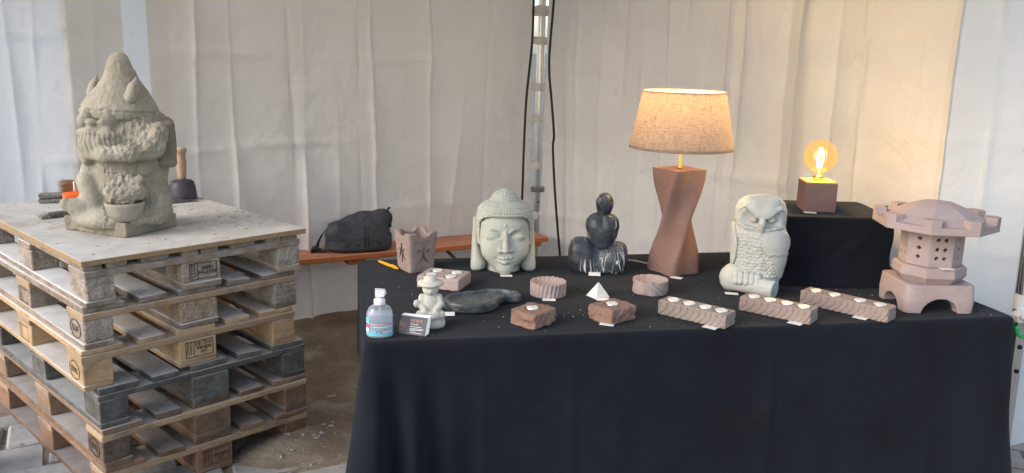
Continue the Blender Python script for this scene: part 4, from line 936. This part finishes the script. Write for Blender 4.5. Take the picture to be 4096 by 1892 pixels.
s.add(s.gc([.07, .12, .18, .215, .238, .256, .268, .275], 0, .008, [.098, .102, .106, .105, .100, .086, .064, .02], [.098, .102, .108, .108, .103, .090, .066, .02], 2.2)); s.add(s.gc([.25, .262, .278, .294, .306, .312], 0, .012, [.060, .058, .053, .042, .026, .008], [.060, .058, .053, .042, .026, .008]), .008)
s.cut(s.box((0, -.103, .080), (.097, .100, .142), .040), .002); s.cut(s.box((0, 0, .03), (.2, .2, .075), .002))
def curls(V, N):
    c = np.array([0, .01, .185]); d = V - c; r_ = np.linalg.norm(d, axis=1); el = np.arcsin(np.clip(d[:, 2] / r_, -1, 1)); az = np.arctan2(d[:, 1], d[:, 0])
    row = el / .086; ri = np.floor(row); n_ = np.maximum(6, np.round(2 * math.pi * np.cos((ri + .5) * .086) / .092)); u = (az / (2 * math.pi) * n_ + .5 * (ri % 2)) % 1 - .5; v = row - ri - .5
    q_ = np.clip(1 - (u * u + v * v) * 4, 0, 1); return .0048 * np.sqrt(q_) - .001
link('curled_hair', s.mesh(1, curls), M['green_stone'], hd)
for sg, x0, zt in ((-1, -.110, .195), (1, .106, .20)):
    s = SDF((x0 - .06, -.08, -.002), (x0 + .06, .09, .23), .003)
    s.add(s.box((x0, .034, .118), (.010, .034, .082), .009)); s.add(s.gc([0, .01, .03, .06, .10, .14], [x0 - sg * .008, x0 - sg * .010, x0 - sg * .012, x0 - sg * .006, x0, x0], [.0, -.004, .0, .01, .02, .03], [.022, .028, .030, .020, .012, .008], [.030, .036, .038, .034, .030, .026], 2.4), .012)
    s.cut(s.path([(x0 + sg * .012, .012, zt - .03), (x0 + sg * .013, .006, .12), (x0 + sg * .010, -.016, .07)], .006, .006), .006)
    link('ear', s.mesh(2), M['green_stone'], hd)

# ------------------------------------------------------------------ black marble figure
MX, MY = .332, 3.305; mb = thing('marble_figure', 'abstract black seated figure in white-veined marble behind the pyramid', 'sculpture', (MX, MY, TZ), facing(MX, MY))
s = SDF((-.125, -.085, -.002), (.125, .085, .315), .0028)
s.add(s.gc([0, .012, .05, .09, .115, .128, .132], [-.052, -.054, -.058, -.060, -.062, -.064, -.066], -.005, [.046, .052, .056, .052, .042, .026, .010], [.048, .055, .060, .056, .046, .03, .012], 2.7))
s.add(s.gc([0, .012, .05, .085, .105, .116, .120], [.056, .060, .066, .070, .074, .076, .078], -.005, [.046, .050, .052, .046, .036, .022, .008], [.048, .055, .060, .054, .044, .028, .01], 2.7), .006); s.add(s.gc([0, .03, .075, .10], .0, .0, [.075, .075, .06, .04], [.055, .056, .05, .035], 2.6), .015)
s.cut(s.ell((.004, -.095, .085), (.022, .055, .05)), .02)
link('folded_legs', s.cut(s.box((0, 0, -.05), (.5, .5, .052), .001)).mesh(2), M['marble'], mb)
s = SDF((-.10, -.08, .07), (.10, .08, .33), .0028)
s.add(s.gc([.085, .10, .14, .18, .205, .222, .232], .015, 0, [.030, .044, .058, .066, .062, .046, .022], [.03, .042, .048, .048, .044, .034, .02])); s.cut(s.ell((.013, -.055, .235), (.012, .03, .05)), .02); s.cut(s.ell((.015, .06, .18), (.01, .03, .07)), .02)
link('torso', s.mesh(2), M['marble'], mb)
s = SDF((-.05, -.06, .20), (.08, .06, .34), .0026); s.add(s.ell((.020, 0, .268), (.034, .038, .040))); s.add(s.cap((.018, .0, .225), (.020, 0, .255), .026, .028), .01)
s.add(s.ell((.002, -.026, .275), (.017, .012, .017)), .004); link('head', s.mesh(2), M['marble'], mb)

# ------------------------------------------------------------------ owl
OX, OY = .892, 3.085; ow = thing('stone_owl', 'pale stone owl with frowning brow perched on a carved log', 'sculpture', (OX, OY, TZ), facing(OX, OY))
def ox(zx): return (zx - 450) * .00036
def oz(zy, y=0.0): return (1050 - zy) * .00036 + .24 * -y
s = SDF((-.12, -.125, -.002), (.12, .11, .365), .0025)
OXC = [0, 0, .003, .004, 0, -.003, -.004, -.004, -.003, 0, 0]; OZ_ = [.02, .06, .12, .18, .22, .240, .262, .30, .325, .342, .350]; ORX = [.076, .084, .092, .094, .092, .088, .090, .089, .080, .060, .025]; ORY = [.062, .070, .078, .082, .078, .072, .076, .075, .066, .046, .02]
s.add(s.gc(OZ_, OXC, 0, ORX, ORY, 2.15))
def bf(x, z): rx, ry = np.interp(z, OZ_, ORX), np.interp(z, OZ_, ORY); return -ry * max(0.0, 1 - min(1, abs(x / rx)) ** 2.15) ** (1 / 2.15)
for cx_, cz, ex in ((-.047, .266, .022), (.052, .270, -.018)):
    s.cut(s.ell((cx_, bf(cx_, cz) - .010, cz), (.046, .027, .042)), .0015); s.add(s.ell((cx_ + ex, bf(cx_ + ex, cz) + .010, cz + .006), (.0145, .012, .0135)), .0015)
    s.cut(s.ell((cx_ + ex, bf(cx_ + ex, cz) - .0035, cz + .003), (.003, .004, .003)), .001)
BR = [(-.074, .304), (-.052, .318), (-.034, .306), (-.016, .289), (.006, .283), (.026, .289), (.042, .303), (.060, .314), (.076, .306)]
s.add(s.path([(x, bf(x, z) - .006, z) for x, z in BR], [.004, .008, .009, .010, .011, .010, .009, .008, .004], .004), .004)
for i_ in range(7): xx = -.045 + .015 * i_; s.add(s.cap((xx, -.035, .336), (xx * .55 + .003, bf(xx * .55, .292 + .5 * abs(xx * .4)) - .002, .296 + .5 * abs(xx * .4)), .014, .010), .012)
s.add(s.path([(.004, bf(0, .285) - .004, .287), (.004, bf(0, .26) - .014, .262), (.004, bf(0, .23) - .012, .232)], [.008, .011, .005], .006), .003)
s.add(s.path([(x, bf(x, .236) - .001, .236 - .0 * x + 2.2 * x * x) for x in (-.075, -.05, -.025, 0, .025, .05, .075)], .006, .004), .004)
def owl_d(V, N):
    fz = np.clip((V[:, 2] - .045) / .02, 0, 1) * np.clip((.226 - V[:, 2]) / .012, 0, 1) * (V[:, 1] < .01); crown = (V[:, 2] > .325)
    row = V[:, 2] / .0125; ri = np.floor(row); u = (V[:, 0] / .015 + .5 * (ri % 2) + 2.2 * vn(V, 38, 3)) % 1 - .5; v = row - ri - .5 + 1.3 * vn(V, 45, 9); q_ = np.clip(1 - 3.4 * (u * u + v * v), 0, 1)
    ruff = np.exp(-((V[:, 2] - .236 - 2.2 * V[:, 0] ** 2) / .007) ** 2) * (V[:, 1] < 0)
    return fz * (.0042 * q_ + .0060 * fbm(V, 55, 2, 2)) + crown * .0018 * fbm(V, 70, 4, 2) + .0006 * fbm(V, 70, 3, 2) - .0028 * ruff * np.maximum(0, np.sin(V[:, 0] * 1100))
link('body', s.mesh(1, owl_d), M['owl_stone'], ow)
for sg in (1, -1):
    s = SDF((-.13, -.11, .03), (.13, .09, .25), .0025)
    shell = s.gc(OZ_, [0, 0, .003, .004, 0, -.003, -.004, -.004, -.003, 0, 0], 0, [q_ + .010 for q_ in ORX], [q_ + .009 for q_ in ORY], 2.15)
    if sg > 0:
        cov = np.maximum(shell, s.ell((.056, -.03, .186), (.050, .12, .052))); cov = np.maximum(cov, .143 + .007 * np.abs(np.sin((s.x + s.y * .6 + .01) * 82)) - s.z); s.add(cov)
        prim = np.maximum(shell + .004, np.maximum((.034 + (.160 - s.z) * .40) - s.x, np.maximum(s.z - .16, .050 + (.1 - s.x) * .35 - s.z))); s.add(prim)
        for pth in ([(.030, -.092, .215), (.040, -.096, .185), (.036, -.095, .150)], [(.062, -.085, .222), (.070, -.085, .185), (.066, -.084, .150)], [(.066, -.080, .142), (.080, -.068, .10), (.088, -.05, .07)]): s.cut(s.path(pth, .0024, .002), .001)
    else: s.add(np.maximum(shell, s.ell((-.095, .0, .165), (.030, .075, .080))))
    link('wing', s.mesh(1, lambda V, N: .0005 * fbm(V, 60, 1, 2)), M['owl_stone'], ow)
s = SDF((-.135, -.14, -.002), (.10, .06, .115), .0026)
s.add(s.cyl((-.095, -.030, .036), (.066, -.098, .030), .0335)); s.add(s.ell((-.088, -.030, .045), (.042, .046, .046)), .015); s.add(s.ell((-.045, -.02, .062), (.065, .055, .042)), .02); s.cut(s.box((0, 0, -.05), (.5, .5, .051), .001))
def log_d(V, N):
    a = np.array([-.095, -.03, .036]); b = np.array([.066, -.098, .03]); n_ = (b - a) / np.linalg.norm(b - a); t_ = (V - a) @ n_; rad = np.linalg.norm(V - b - ((V - b) @ n_)[:, None] * n_, axis=1); endf = (N @ n_ > .8) & (rad < .034)
    return np.where(endf, .0009 * np.sin(rad * 1500), .0022 * fbm(V * np.array([.35, 1, 1.6]), 50, 2, 2))
link('log', s.mesh(1, log_d), M['owl_stone'], ow)
for i, (zx, l_) in enumerate(((255, 1.0), (300, 1.0), (355, 1.1), (410, 1.1), (462, 1.0))):
    s = SDF((ox(zx) - .03, -.13, .0), (ox(zx) + .03, -.01, .10), .0026); yy = -.064 - .20 * (ox(zx) + .095) * .42
    s.add(s.path([(ox(zx), yy + .020, .080), (ox(zx), yy - .008, .066), (ox(zx) + .001, yy - .018, .046), (ox(zx) + .002, yy - .017, .028 if i > 1 else .040)], [.012, .0125, .0115, .005], .006)); link('toe', s.mesh(1), M['owl_stone'], ow)

# ------------------------------------------------------------------ small seated monk
KX, KY = -.245, 2.580; mo = thing('seated_figurine', 'small cream stone figurine in a wide hat, sitting behind the business cards', 'figurine', (KX, KY, TZ), facing(KX, KY))
s = SDF((-.06, -.055, -.002), (.065, .055, .125), .002)
s.add(s.gc([0, .012, .025, .034], .004, 0, [.040, .042, .038, .030], [.038, .040, .036, .03], 2.4)); s.add(s.ell((0, .004, .068), (.032, .028, .034)), .01); s.add(s.ell((0, .004, .092), (.022, .019, .016)), .008)
for sg in (-1, 1):
    s.add(s.path([(sg * .026, 0, .092), (sg * .031, -.008, .070), (sg * .016, -.030, .056)], [.010, .010, .008], .006), .005); s.add(s.path([(sg * .016, -.010, .040), (sg * .031, -.020, .040), (sg * .008, -.034, .036)], [.014, .013, .009], .006), .006)
s.add(s.ell((-.042, -.012, .074), (.010, .010, .012)), .004); s.add(s.path([(-.02, -.03, .046), (.02, -.03, .046)], .009), .006)
link('body', s.mesh(1, lambda V, N: .0014 * fbm(V, 70, 2, 3)), M['monk_stone'], mo)
s = SDF((-.03, -.03, .09), (.03, .03, .15), .002); s.add(s.ell((0, -.002, .118), (.025, .024, .022))); s.add(s.ell((0, -.025, .113), (.004, .004, .004)), .004); link('head', s.mesh(1), M['monk_stone'], mo)
link('hat', lathe([(.006, .127), (.030, .126), (.039, .131), (.0405, .135), (.038, .140), (.028, .143), (.0195, .146), (.019, .152), (.016, .157), (.008, .1595), (.001, .160)], 36), M['monk_stone'], mo)

# ------------------------------------------------------------------ business cards
cd = thing('business_card_stack', 'leaning stack of dark business cards with copper logo and white print', 'business cards', (-.294, 2.482, TZ), R(-17))
nC = 9; lean = R(-24)
for k in range(nC):
    c = link('card', cbox(.086, .0011, .055, .0002), M['ink'] if k == 0 else M['paper'], cd, (.0 + .0009 * k, .0012 * k + .006 + .0245 * math.sin(-lean), .0275 * math.cos(lean) + .0006 * k), (lean, 0, .004 * k))
    if k == 0:
        f0 = -.00075
        text('logo_lettering', 'BECK', .0105, M['gold_ink'], c, (.008, f0, .0145), (R(90), 0, 0), 'LEFT', .0001, .85)
        V = []; F_ = []
        def bar(x0, z0, x1, z1, w=.0012):
            d = Vector((x1 - x0, z1 - z0)).normalized(); nn = Vector((-d.y, d.x)) * w / 2; b = len(V); V.extend([(x0 - nn.x, f0, z0 - nn.y), (x1 - nn.x, f0, z1 - nn.y), (x1 + nn.x, f0, z1 + nn.y), (x0 + nn.x, f0, z0 + nn.y)]); F_.append((b, b + 1, b + 2, b + 3))
        for z in (.0185, .0145, .0105): bar(-.008, z, -.001, z)
        bar(0, .0105, 0, .0185); bar(.0, .0145, .0055, .0190); bar(.0, .0145, .0065, .0100)
        link('logo_mark', mk('logo', V, F_), M['gold_ink'], c); V = []; F_ = []
        for k2 in range(4): bar(-.043, .006 - k2 * .004, -.027 + k2 * .003, .026 - k2 * .007, .0007); bar(-.043, .010 - k2 * .007, -.018 - k2 * .003, -.006 - k2 * .004, .0007)
        bar(-.036, -.004, -.030, .006, .0007); bar(-.036, .004, -.028, -.004, .0007)
        link('line_pattern', mk('lines', V, F_), M['gold_ink'], c)
        text('printed_name', 'Quentin', .0078, M['white_ink'], c, (-.008, f0, .0045), (R(90), 0, 0), 'LEFT', .0001)
        V = []; F_ = []
        for z, l_ in ((-.0035, .036), (-.009, .044), (-.0125, .040), (-.016, .018), (-.0215, .038)): bar(-.008, z, -.008 + l_, z, .0014)
        link('small_print', mk('print', V, F_), M['white_ink'], c)

# ------------------------------------------------------------------ hand sanitiser bottle
SX, SY = -.384, 2.470; sb = thing('pump_bottle', 'clear plastic hand sanitiser pump bottle at the front left of the table', 'bottle', (SX, SY, TZ), facing(SX, SY))
link('bottle_body', lathe([(.030, 0), (.037, .001), (.039, .005), (.039, .066), (.037, .078), (.030, .090), (.019, .097), (.015, .100)], 40, sx=1, sy=.72), M['bottle'], sb)
link('gel', lathe([(.033, .003), (.0365, .006), (.0365, .066), (.034, .072), (.002, .072)], 32, sx=1, sy=.70), M['gel'], sb)
link('collar', lathe([(.0165, .098), (.0170, .100), (.0165, .113), (.012, .116), (.0075, .117), (.0075, .124)], 28), M['white_plastic'], sb)
link('pump_head', hull([(x * .013 + ox_, y * .012, z) for x, y, z, ox_ in ((-1, -1, .123, 0), (1, -1, .123, 0), (-1, 1, .123, 0), (1, 1, .123, 0), (-1, -.8, .144, 0), (.9, -.8, .141, .004), (-1, .8, .144, 0), (.9, .8, .141, .004), (1.2, 0, .132, .005))], smooth=False), M['white_plastic'], sb)
link('dip_tube', tube([(0, 0, .1), (.002, 0, .05), (.008, 0, .008)], .0025, 8), M['bottle'], sb)
def wrap(name, a0, a1, z0, z1, mat, off=.0006):
    n = 18; v = []; f = []
    for k in range(n): a = R(a0 + (a1 - a0) * k / (n - 1)); v += [((.039 + off) * math.cos(a), (.039 * .72 + off) * math.sin(a), z0), ((.039 + off) * math.cos(a), (.039 * .72 + off) * math.sin(a), z1)]
    link(name, mk(name, v, [(2 * i, 2 * i + 2, 2 * i + 3, 2 * i + 1) for i in range(n - 1)], True), mat, sb)
wrap('label_band', 182, 358, .008, .015, M['cyan']); wrap('label_corner', 182, 222, .044, .062, M['cyan']); wrap('label_stripe', 182, 218, .032, .0395, M['magenta']); wrap('label_corner', 183, 215, .017, .031, M['white_plastic'])
wrap('label_stripe', 226, 340, .040, .046, M['label_pink']); wrap('label_print', 232, 290, .026, .030, M['label_grey']); wrap('label_square', 228, 256, .016, .024, M['cyan']); wrap('label_print', 262, 272, .016, .024, M['label_grey']); wrap('label_print', 282, 330, .018, .022, M['label_blue']); wrap('label_print', 240, 325, .033, .037, M['label_blue'])

# ------------------------------------------------------------------ carved gnome on the pallets
GX, GY = -1.468, 3.235; gn = thing('carved_gnome', 'half-finished sandstone garden gnome with pointed hat, backpack and fruit basket', 'sculpture', (GX, GY, BZ + .0008), facing(GX, GY))
U = .000614
LEAN = .085
def gp(zx, zy, y=0.0, lift=.215): z = (1093 - zy) * U + lift * (-y); return ((zx - 431) * U + LEAN * z, y, z)
s = SDF((-.205, -.20, -.002), (.215, .20, .085), .0035); s.add(s.box((-.005, .0, .027), (.150, .125, .027), .006, R(-47)))
def slab_d(V, N): rough = np.clip((.02 - V[:, 0]) / .05, 0, 1) * .6 + .25; return rough * (.014 * fbm(V, 20, 2, 4))
link('base_slab', s.mesh(1, slab_d), M['gnome_dark'], gn)
s = SDF((-.25, -.22, .03), (.22, .18, .46), .0028)
bz = [.04, .09, .16, .24, .33, .375, .41, .45]
s.add(s.gc(bz, [q_ + LEAN * z for q_, z in zip([.025, .028, .022, .016, .014, .024, .028, .02], bz)], .01, [.140, .120, .128, .138, .138, .122, .108, .09], [.135, .115, .120, .130, .138, .130, .115, .09], 2.2))
s.add(s.ell((.0, -.02, .055), (.172, .15, .06)), .03)
s.cut(s.ell(gp(430, 728, -.155), (.10, .045, .030)), .025)                                    # hollow under the forearm
s.add(s.path([gp(590, 545, -.10), gp(560, 625, -.13), gp(450, 655, -.158), gp(320, 662, -.142), gp(245, 652, -.10)], [.05, .044, .031, .026, .017], .015), .008)
s.add(s.ell(gp(270, 565, -.045), (.056, .070, .050)), .02); s.add(s.ell(gp(215, 625, -.04), (.026, .040, .045)), .02); s.add(s.ell(gp(305, 600, -.082), (.072, .048, .052)), .015)          # beard
s.add(s.ell(gp(322, 440, -.080), (.046, .040, .042)), .012); s.cut(s.ell(gp(262, 408, -.100), (.028, .034, .030)), .006)      # cheek, eye hollow
s.add(s.ell(gp(283, 402, -.080), (.016, .012, .010)), .003)
s.add(s.path([gp(242, 362, -.045), gp(222, 405, -.060), gp(204, 446, -.068)], [.014, .019, .025], .012), .005); s.add(s.ell(gp(243, 462, -.092), (.019, .018, .015)), .004)
s.add(s.path([gp(188, 515, -.035), gp(250, 515, -.085), gp(330, 535, -.108), gp(395, 570, -.115)], [.018, .022, .020, .012], .015), .010)   # moustache
s.add(s.path([gp(232, 735, -.02), gp(222, 800, -.03), gp(255, 900, -.05)], [.030, .032, .040], .02), .02)                      # leg
s.add(s.path([gp(262, 940, -.05), gp(180, 955, -.055), gp(115, 930, -.055)], [.042, .031, .021], .02), .02)                    # boot
s.add(s.ell(gp(615, 950, -.05), (.05, .06, .07)), .03)
s.add(s.ell(gp(430, 880, -.138), (.070, .048, .050)), .015)
for i in range(26):
    a, b = random.uniform(-1, 1), random.uniform(-1, 1); s.add(s.ell(gp(430 + a * 95, 878 + b * 60 - 25 * (1 - a * a), -.148 - .022 * (1 - a * a) * (1 - abs(b))), random.uniform(.011, .019)), .005)
def gnome_d(V, N):
    X, Y, Z = V.T; X = X - LEAN * Z; face = (X < -.020) & (Z > .379); beard = (X < -.03) & (Z > .27) & (Z <= .379); boot = (X < -.07) & (Z < .25); hair = (X > -.02) & (Z > .29) & (Z < .43); arm = (Z > .225) & (Z < .30) & (Y < -.10)
    am = np.where(face | boot, .12, np.where(beard, .15, np.where(hair, 1.0, np.where(arm, .35, .7))))
    bm_ = np.clip((.01 - X) / .04, 0, 1) * np.clip((Z - .292) / .02, 0, 1) * np.clip((.379 - Z) / .010, 0, 1); ang = np.arctan2(Y - .02, X + .055)
    st_ = np.abs(np.sin(ang * 26 + 45 * (Z - .34) + 6 * np.sin((Z - .30) * 40) * .25 + 3.4 * vn(V * np.array([1, 1, .4]), 20))) ** .7
    return bm_ * (.0040 * st_ - .002 + .009 * fbm(V * np.array([1, 1, .5]), 26, 7, 3)) + am * (.018 * fbm(V * np.array([1, 1, .8]), 30, 2, 4) - .012 * np.abs(fbm(V * np.array([1, 1, .55]), 60, 5, 2))) + .0012 * fbm(V, 80, 1, 2)
link('body', s.mesh(1, gnome_d), M['gnome_stone'], gn)
hz_ = [440, 405, 372, 335, 270, 190, 120, 80, 52, 36]; HZv = [(1093 - q_) * U for q_ in hz_]; xc = [(c - 431) * U + LEAN * z for c, z in zip((402, 402, 392, 388, 390, 393, 385, 382, 381, 381), HZv)]; rx = [c * U for c in (180, 216, 220, 203, 163, 103, 74, 62, 45, 18)]
s = SDF((-.20, -.17, .37), (.20, .17, .67), .0034); s.add(s.gc(HZv, xc, 0, rx, [q_ * .86 for q_ in rx])); s.cut(s.gc([.36, .432], .0, -.0, [.12, .11], [.10, .09]), .01)
s.d = s.d
def hat_d(V, N): return .0028 * fbm(V * np.array([1.4, 1.4, .5]), 75, 2, 2) + .004 * fbm(V, 22, 3, 2) - .004 * (np.abs(V[:, 2] - (.445 + .08 * (-V[:, 0]) )) < .004)
link('hat', s.mesh(2, hat_d), M['gnome_stone'], gn)
for pts, rr in (([gp(450, 290, -.085, 0), gp(465, 235, -.088, 0), gp(478, 172, -.068, 0)], [.024, .020, .003]), ([gp(238, 275, .01, 0), gp(252, 225, .015, 0), gp(268, 168, .02, 0)], [.018, .016, .003])):
    c = pts[1]; s = SDF((c[0] - .05, c[1] - .05, c[2] - .07), (c[0] + .05, c[1] + .05, c[2] + .07), .003); s.add(s.path(pts, rr, .01)); s.cut(s.ell((c[0] + .014, c[1] - .022, c[2] - .004), (.010, .012, .028)), .006); link('hat_horn', s.mesh(1), M['gnome_stone'], gn)
s = SDF((.09, -.13, .20), (.24, .15, .44), .0034); s.add(s.box(((652 - 431) * U + LEAN * .32, .01, (1093 - 570) * U), (.036, .105, .088), .022)); link('backpack', s.mesh(2, lambda V, N: .004 * fbm(V, 25, 2, 3)), M['gnome_dark'], gn)
bk = lathe([(.036, 0), (.047, .006), (.060, .030), (.067, .056), (.069, .064), (.064, .067), (.055, .062)], 64); vv = np.empty(len(bk.vertices) * 3, np.float32); bk.vertices.foreach_get('co', vv); vv = vv.reshape(-1, 3); aa = np.arctan2(vv[:, 1], vv[:, 0]); vv[:, :2] *= (1 + .018 * np.sin(aa * 32))[:, None]; bk.vertices.foreach_set('co', vv.ravel())
link('basket', bk, M['gnome_stone'], gn, ((437 - 431) * U + .005, -.146, .058))

# ------------------------------------------------------------------ tools on the board
ml = thing('stone_mallet', 'round dark mallet with upright turned wooden handle behind the gnome', 'mallet', (-1.478, 3.865, BZ + .001))
link('head', lathe([(.052, 0), (.060, .004), (.061, .012), (.056, .055), (.050, .078), (.040, .086), (.018, .088)], 32), M['mallet_head'], ml); link('handle', lathe([(.016, .086), (.018, .10), (.020, .13), (.022, .165), (.019, .195), (.020, .203), (.026, .212), (.027, .222), (.022, .230), (.008, .233)], 24), M['handle_wood'], ml)
br = thing('dust_brush', 'brown bristle hand brush lying behind the gnome boot', 'brush', (-1.925, 3.80, BZ + .055), R(20))
V = []; F_ = []
for i in range(260):
    y, z = random.uniform(-.035, .035), random.uniform(-.026, .026); b = len(V); l_ = random.uniform(.055, .075); dy, dz = random.gauss(0, .007), random.gauss(0, .006); w = .0011
    V += [(0, y, z - w), (0, y + w, z + w), (0, y - w, z + w), (-l_, y * 1.15 + dy, z * 1.1 + dz)]; F_ += [(0 + b, 1 + b, 3 + b), (1 + b, 2 + b, 3 + b), (2 + b, 0 + b, 3 + b)]
link('bristles', mk('bristles', V, F_), M['bristle'], br); link('ferrule', cbox(.05, .075, .056, .008), M['handle_wood'], br, (.022, 0, 0)); link('ferrule_band', cbox(.008, .078, .060, .004), M['paper'], br, (.0, 0, 0)); link('handle', lathe([(.020, 0), (.013, .04), (.016, .10), (.010, .13)], 16), M['handle_wood'], br, (.045, 0, -.005), (0, R(93), 0))
ot = thing('orange_handled_tool', 'tool with bright orange handle lying under the dust brush', 'tool', (-1.905, 3.74, BZ + .0235), R(32))
link('handle', lathe([(.015, -.045), (.020, -.042), (.0225, -.02), (.022, .03), (.016, .05)], 20), M['orange'], ot, None, (0, R(86), 0)); link('end_cap', lathe([(.008, -.052), (.0155, -.050), (.0155, -.044)], 16), M['rubber'], ot, None, (0, R(86), 0)); link('blade', cbox(.10, .045, .018, .004), M['grey_metal'], ot, (.09, 0, .008))
for dz, rz_, lb in ((0, 22, 'lower of two grey sharpening stones stacked at the back of the board'), (.0195, 28, 'upper dusty sharpening stone of the stacked pair at the back of the board')):
    o = link('sharpening_stone', cbox(.105, .055, .0185, .004, .0015), M['grey_metal'], None, (-1.985, 3.715, BZ + .0105 + dz), (0, 0, R(rz_))); tag(o, lb, 'stone', 'stacked sharpening stones')
ch = thing('pitching_chisel', 'dark flat pitching chisel pointing left from under the gnome boot', 'chisel', (-1.775, 3.435, BZ + .001), R(48))
link('blade', hull([(-.11, -.017, .004), (-.11, .017, .004), (-.11, -.017, .010), (-.11, .017, .010), (-.075, -.017, .0), (-.075, .017, .0), (-.08, -.017, .022), (-.08, .017, .022)]), M['grey_metal'], ch); link('shaft', cbox(.20, .030, .022, .004), M['iron'], ch, (.022, 0, .011))
for i, (x, y, rz_, l_, lb) in enumerate(((-1.455, 3.775, 38, .15, 'thin iron chisel lying in front of the mallet'), (-1.50, 3.80, 12, .13, 'short thin iron chisel touching the mallet head'))):
    t_ = thing('thin_chisel', lb, 'chisel', (x, y, BZ + .007), R(rz_), 'thin chisels by the mallet'); link('shaft', tube([(-l_ / 2, 0, 0), (l_ / 2 - .03, 0, 0)], .006, 8), M['iron'], t_); link('tip', hull([(l_ / 2 - .031, y_, z_) for y_ in (-.006, .006) for z_ in (-.005, .005)] + [(l_ / 2, -.009, -.002), (l_ / 2, .009, -.002), (l_ / 2, -.009, .0), (l_ / 2, .009, .0)]), M['iron'], t_)

# ------------------------------------------------------------------ price tags
for (x, y, z, rz_, tl, lb) in ((-.018, 3.190, TZ, 3, 0, 'white price tag under the chin of the large stone head'), (.318, 3.235, TZ, -5, .25, 'white price tag leaning on the foot of the black marble figure'), (.628, 3.222, TZ, -30, 0, 'white price tag under the front corner of the twisted lamp'),
        (.790, 3.020, TZ, -12, 0, 'white price tag under the left end of the owl log'), (.132, 2.885, TZ, 0, 0, 'white price tag in front of the slanted-rib dish'), (.318, 2.905, TZ, 5, 0, 'white price tag at the foot of the small white pyramid'), (.305, 2.630, TZ, -18, 0, 'white price tag under the rough stone in front of the pyramid'),
        (-.200, 2.690, TZ, 5, .15, 'white price tag under the left side of the black drop dish'), (.628, 2.625, TZ, -38, 0, 'white price tag under the leftmost ribbed bar'), (.915, 2.690, TZ, -38, 0, 'white price tag under the ribbed bar below the owl'), (1.152, 2.765, TZ, -42, 0, 'white price tag under the ribbed bar beside the lantern'),
        (1.128, 3.272, 1.0, -8, 0, 'white price tag under the cube lamp on the riser'), (1.455, 2.842, TZ + .1535, 4, 0, 'white price tag on the collar of the stone lantern')):
    tag_card(x, y, z, R(rz_), lb, tl)
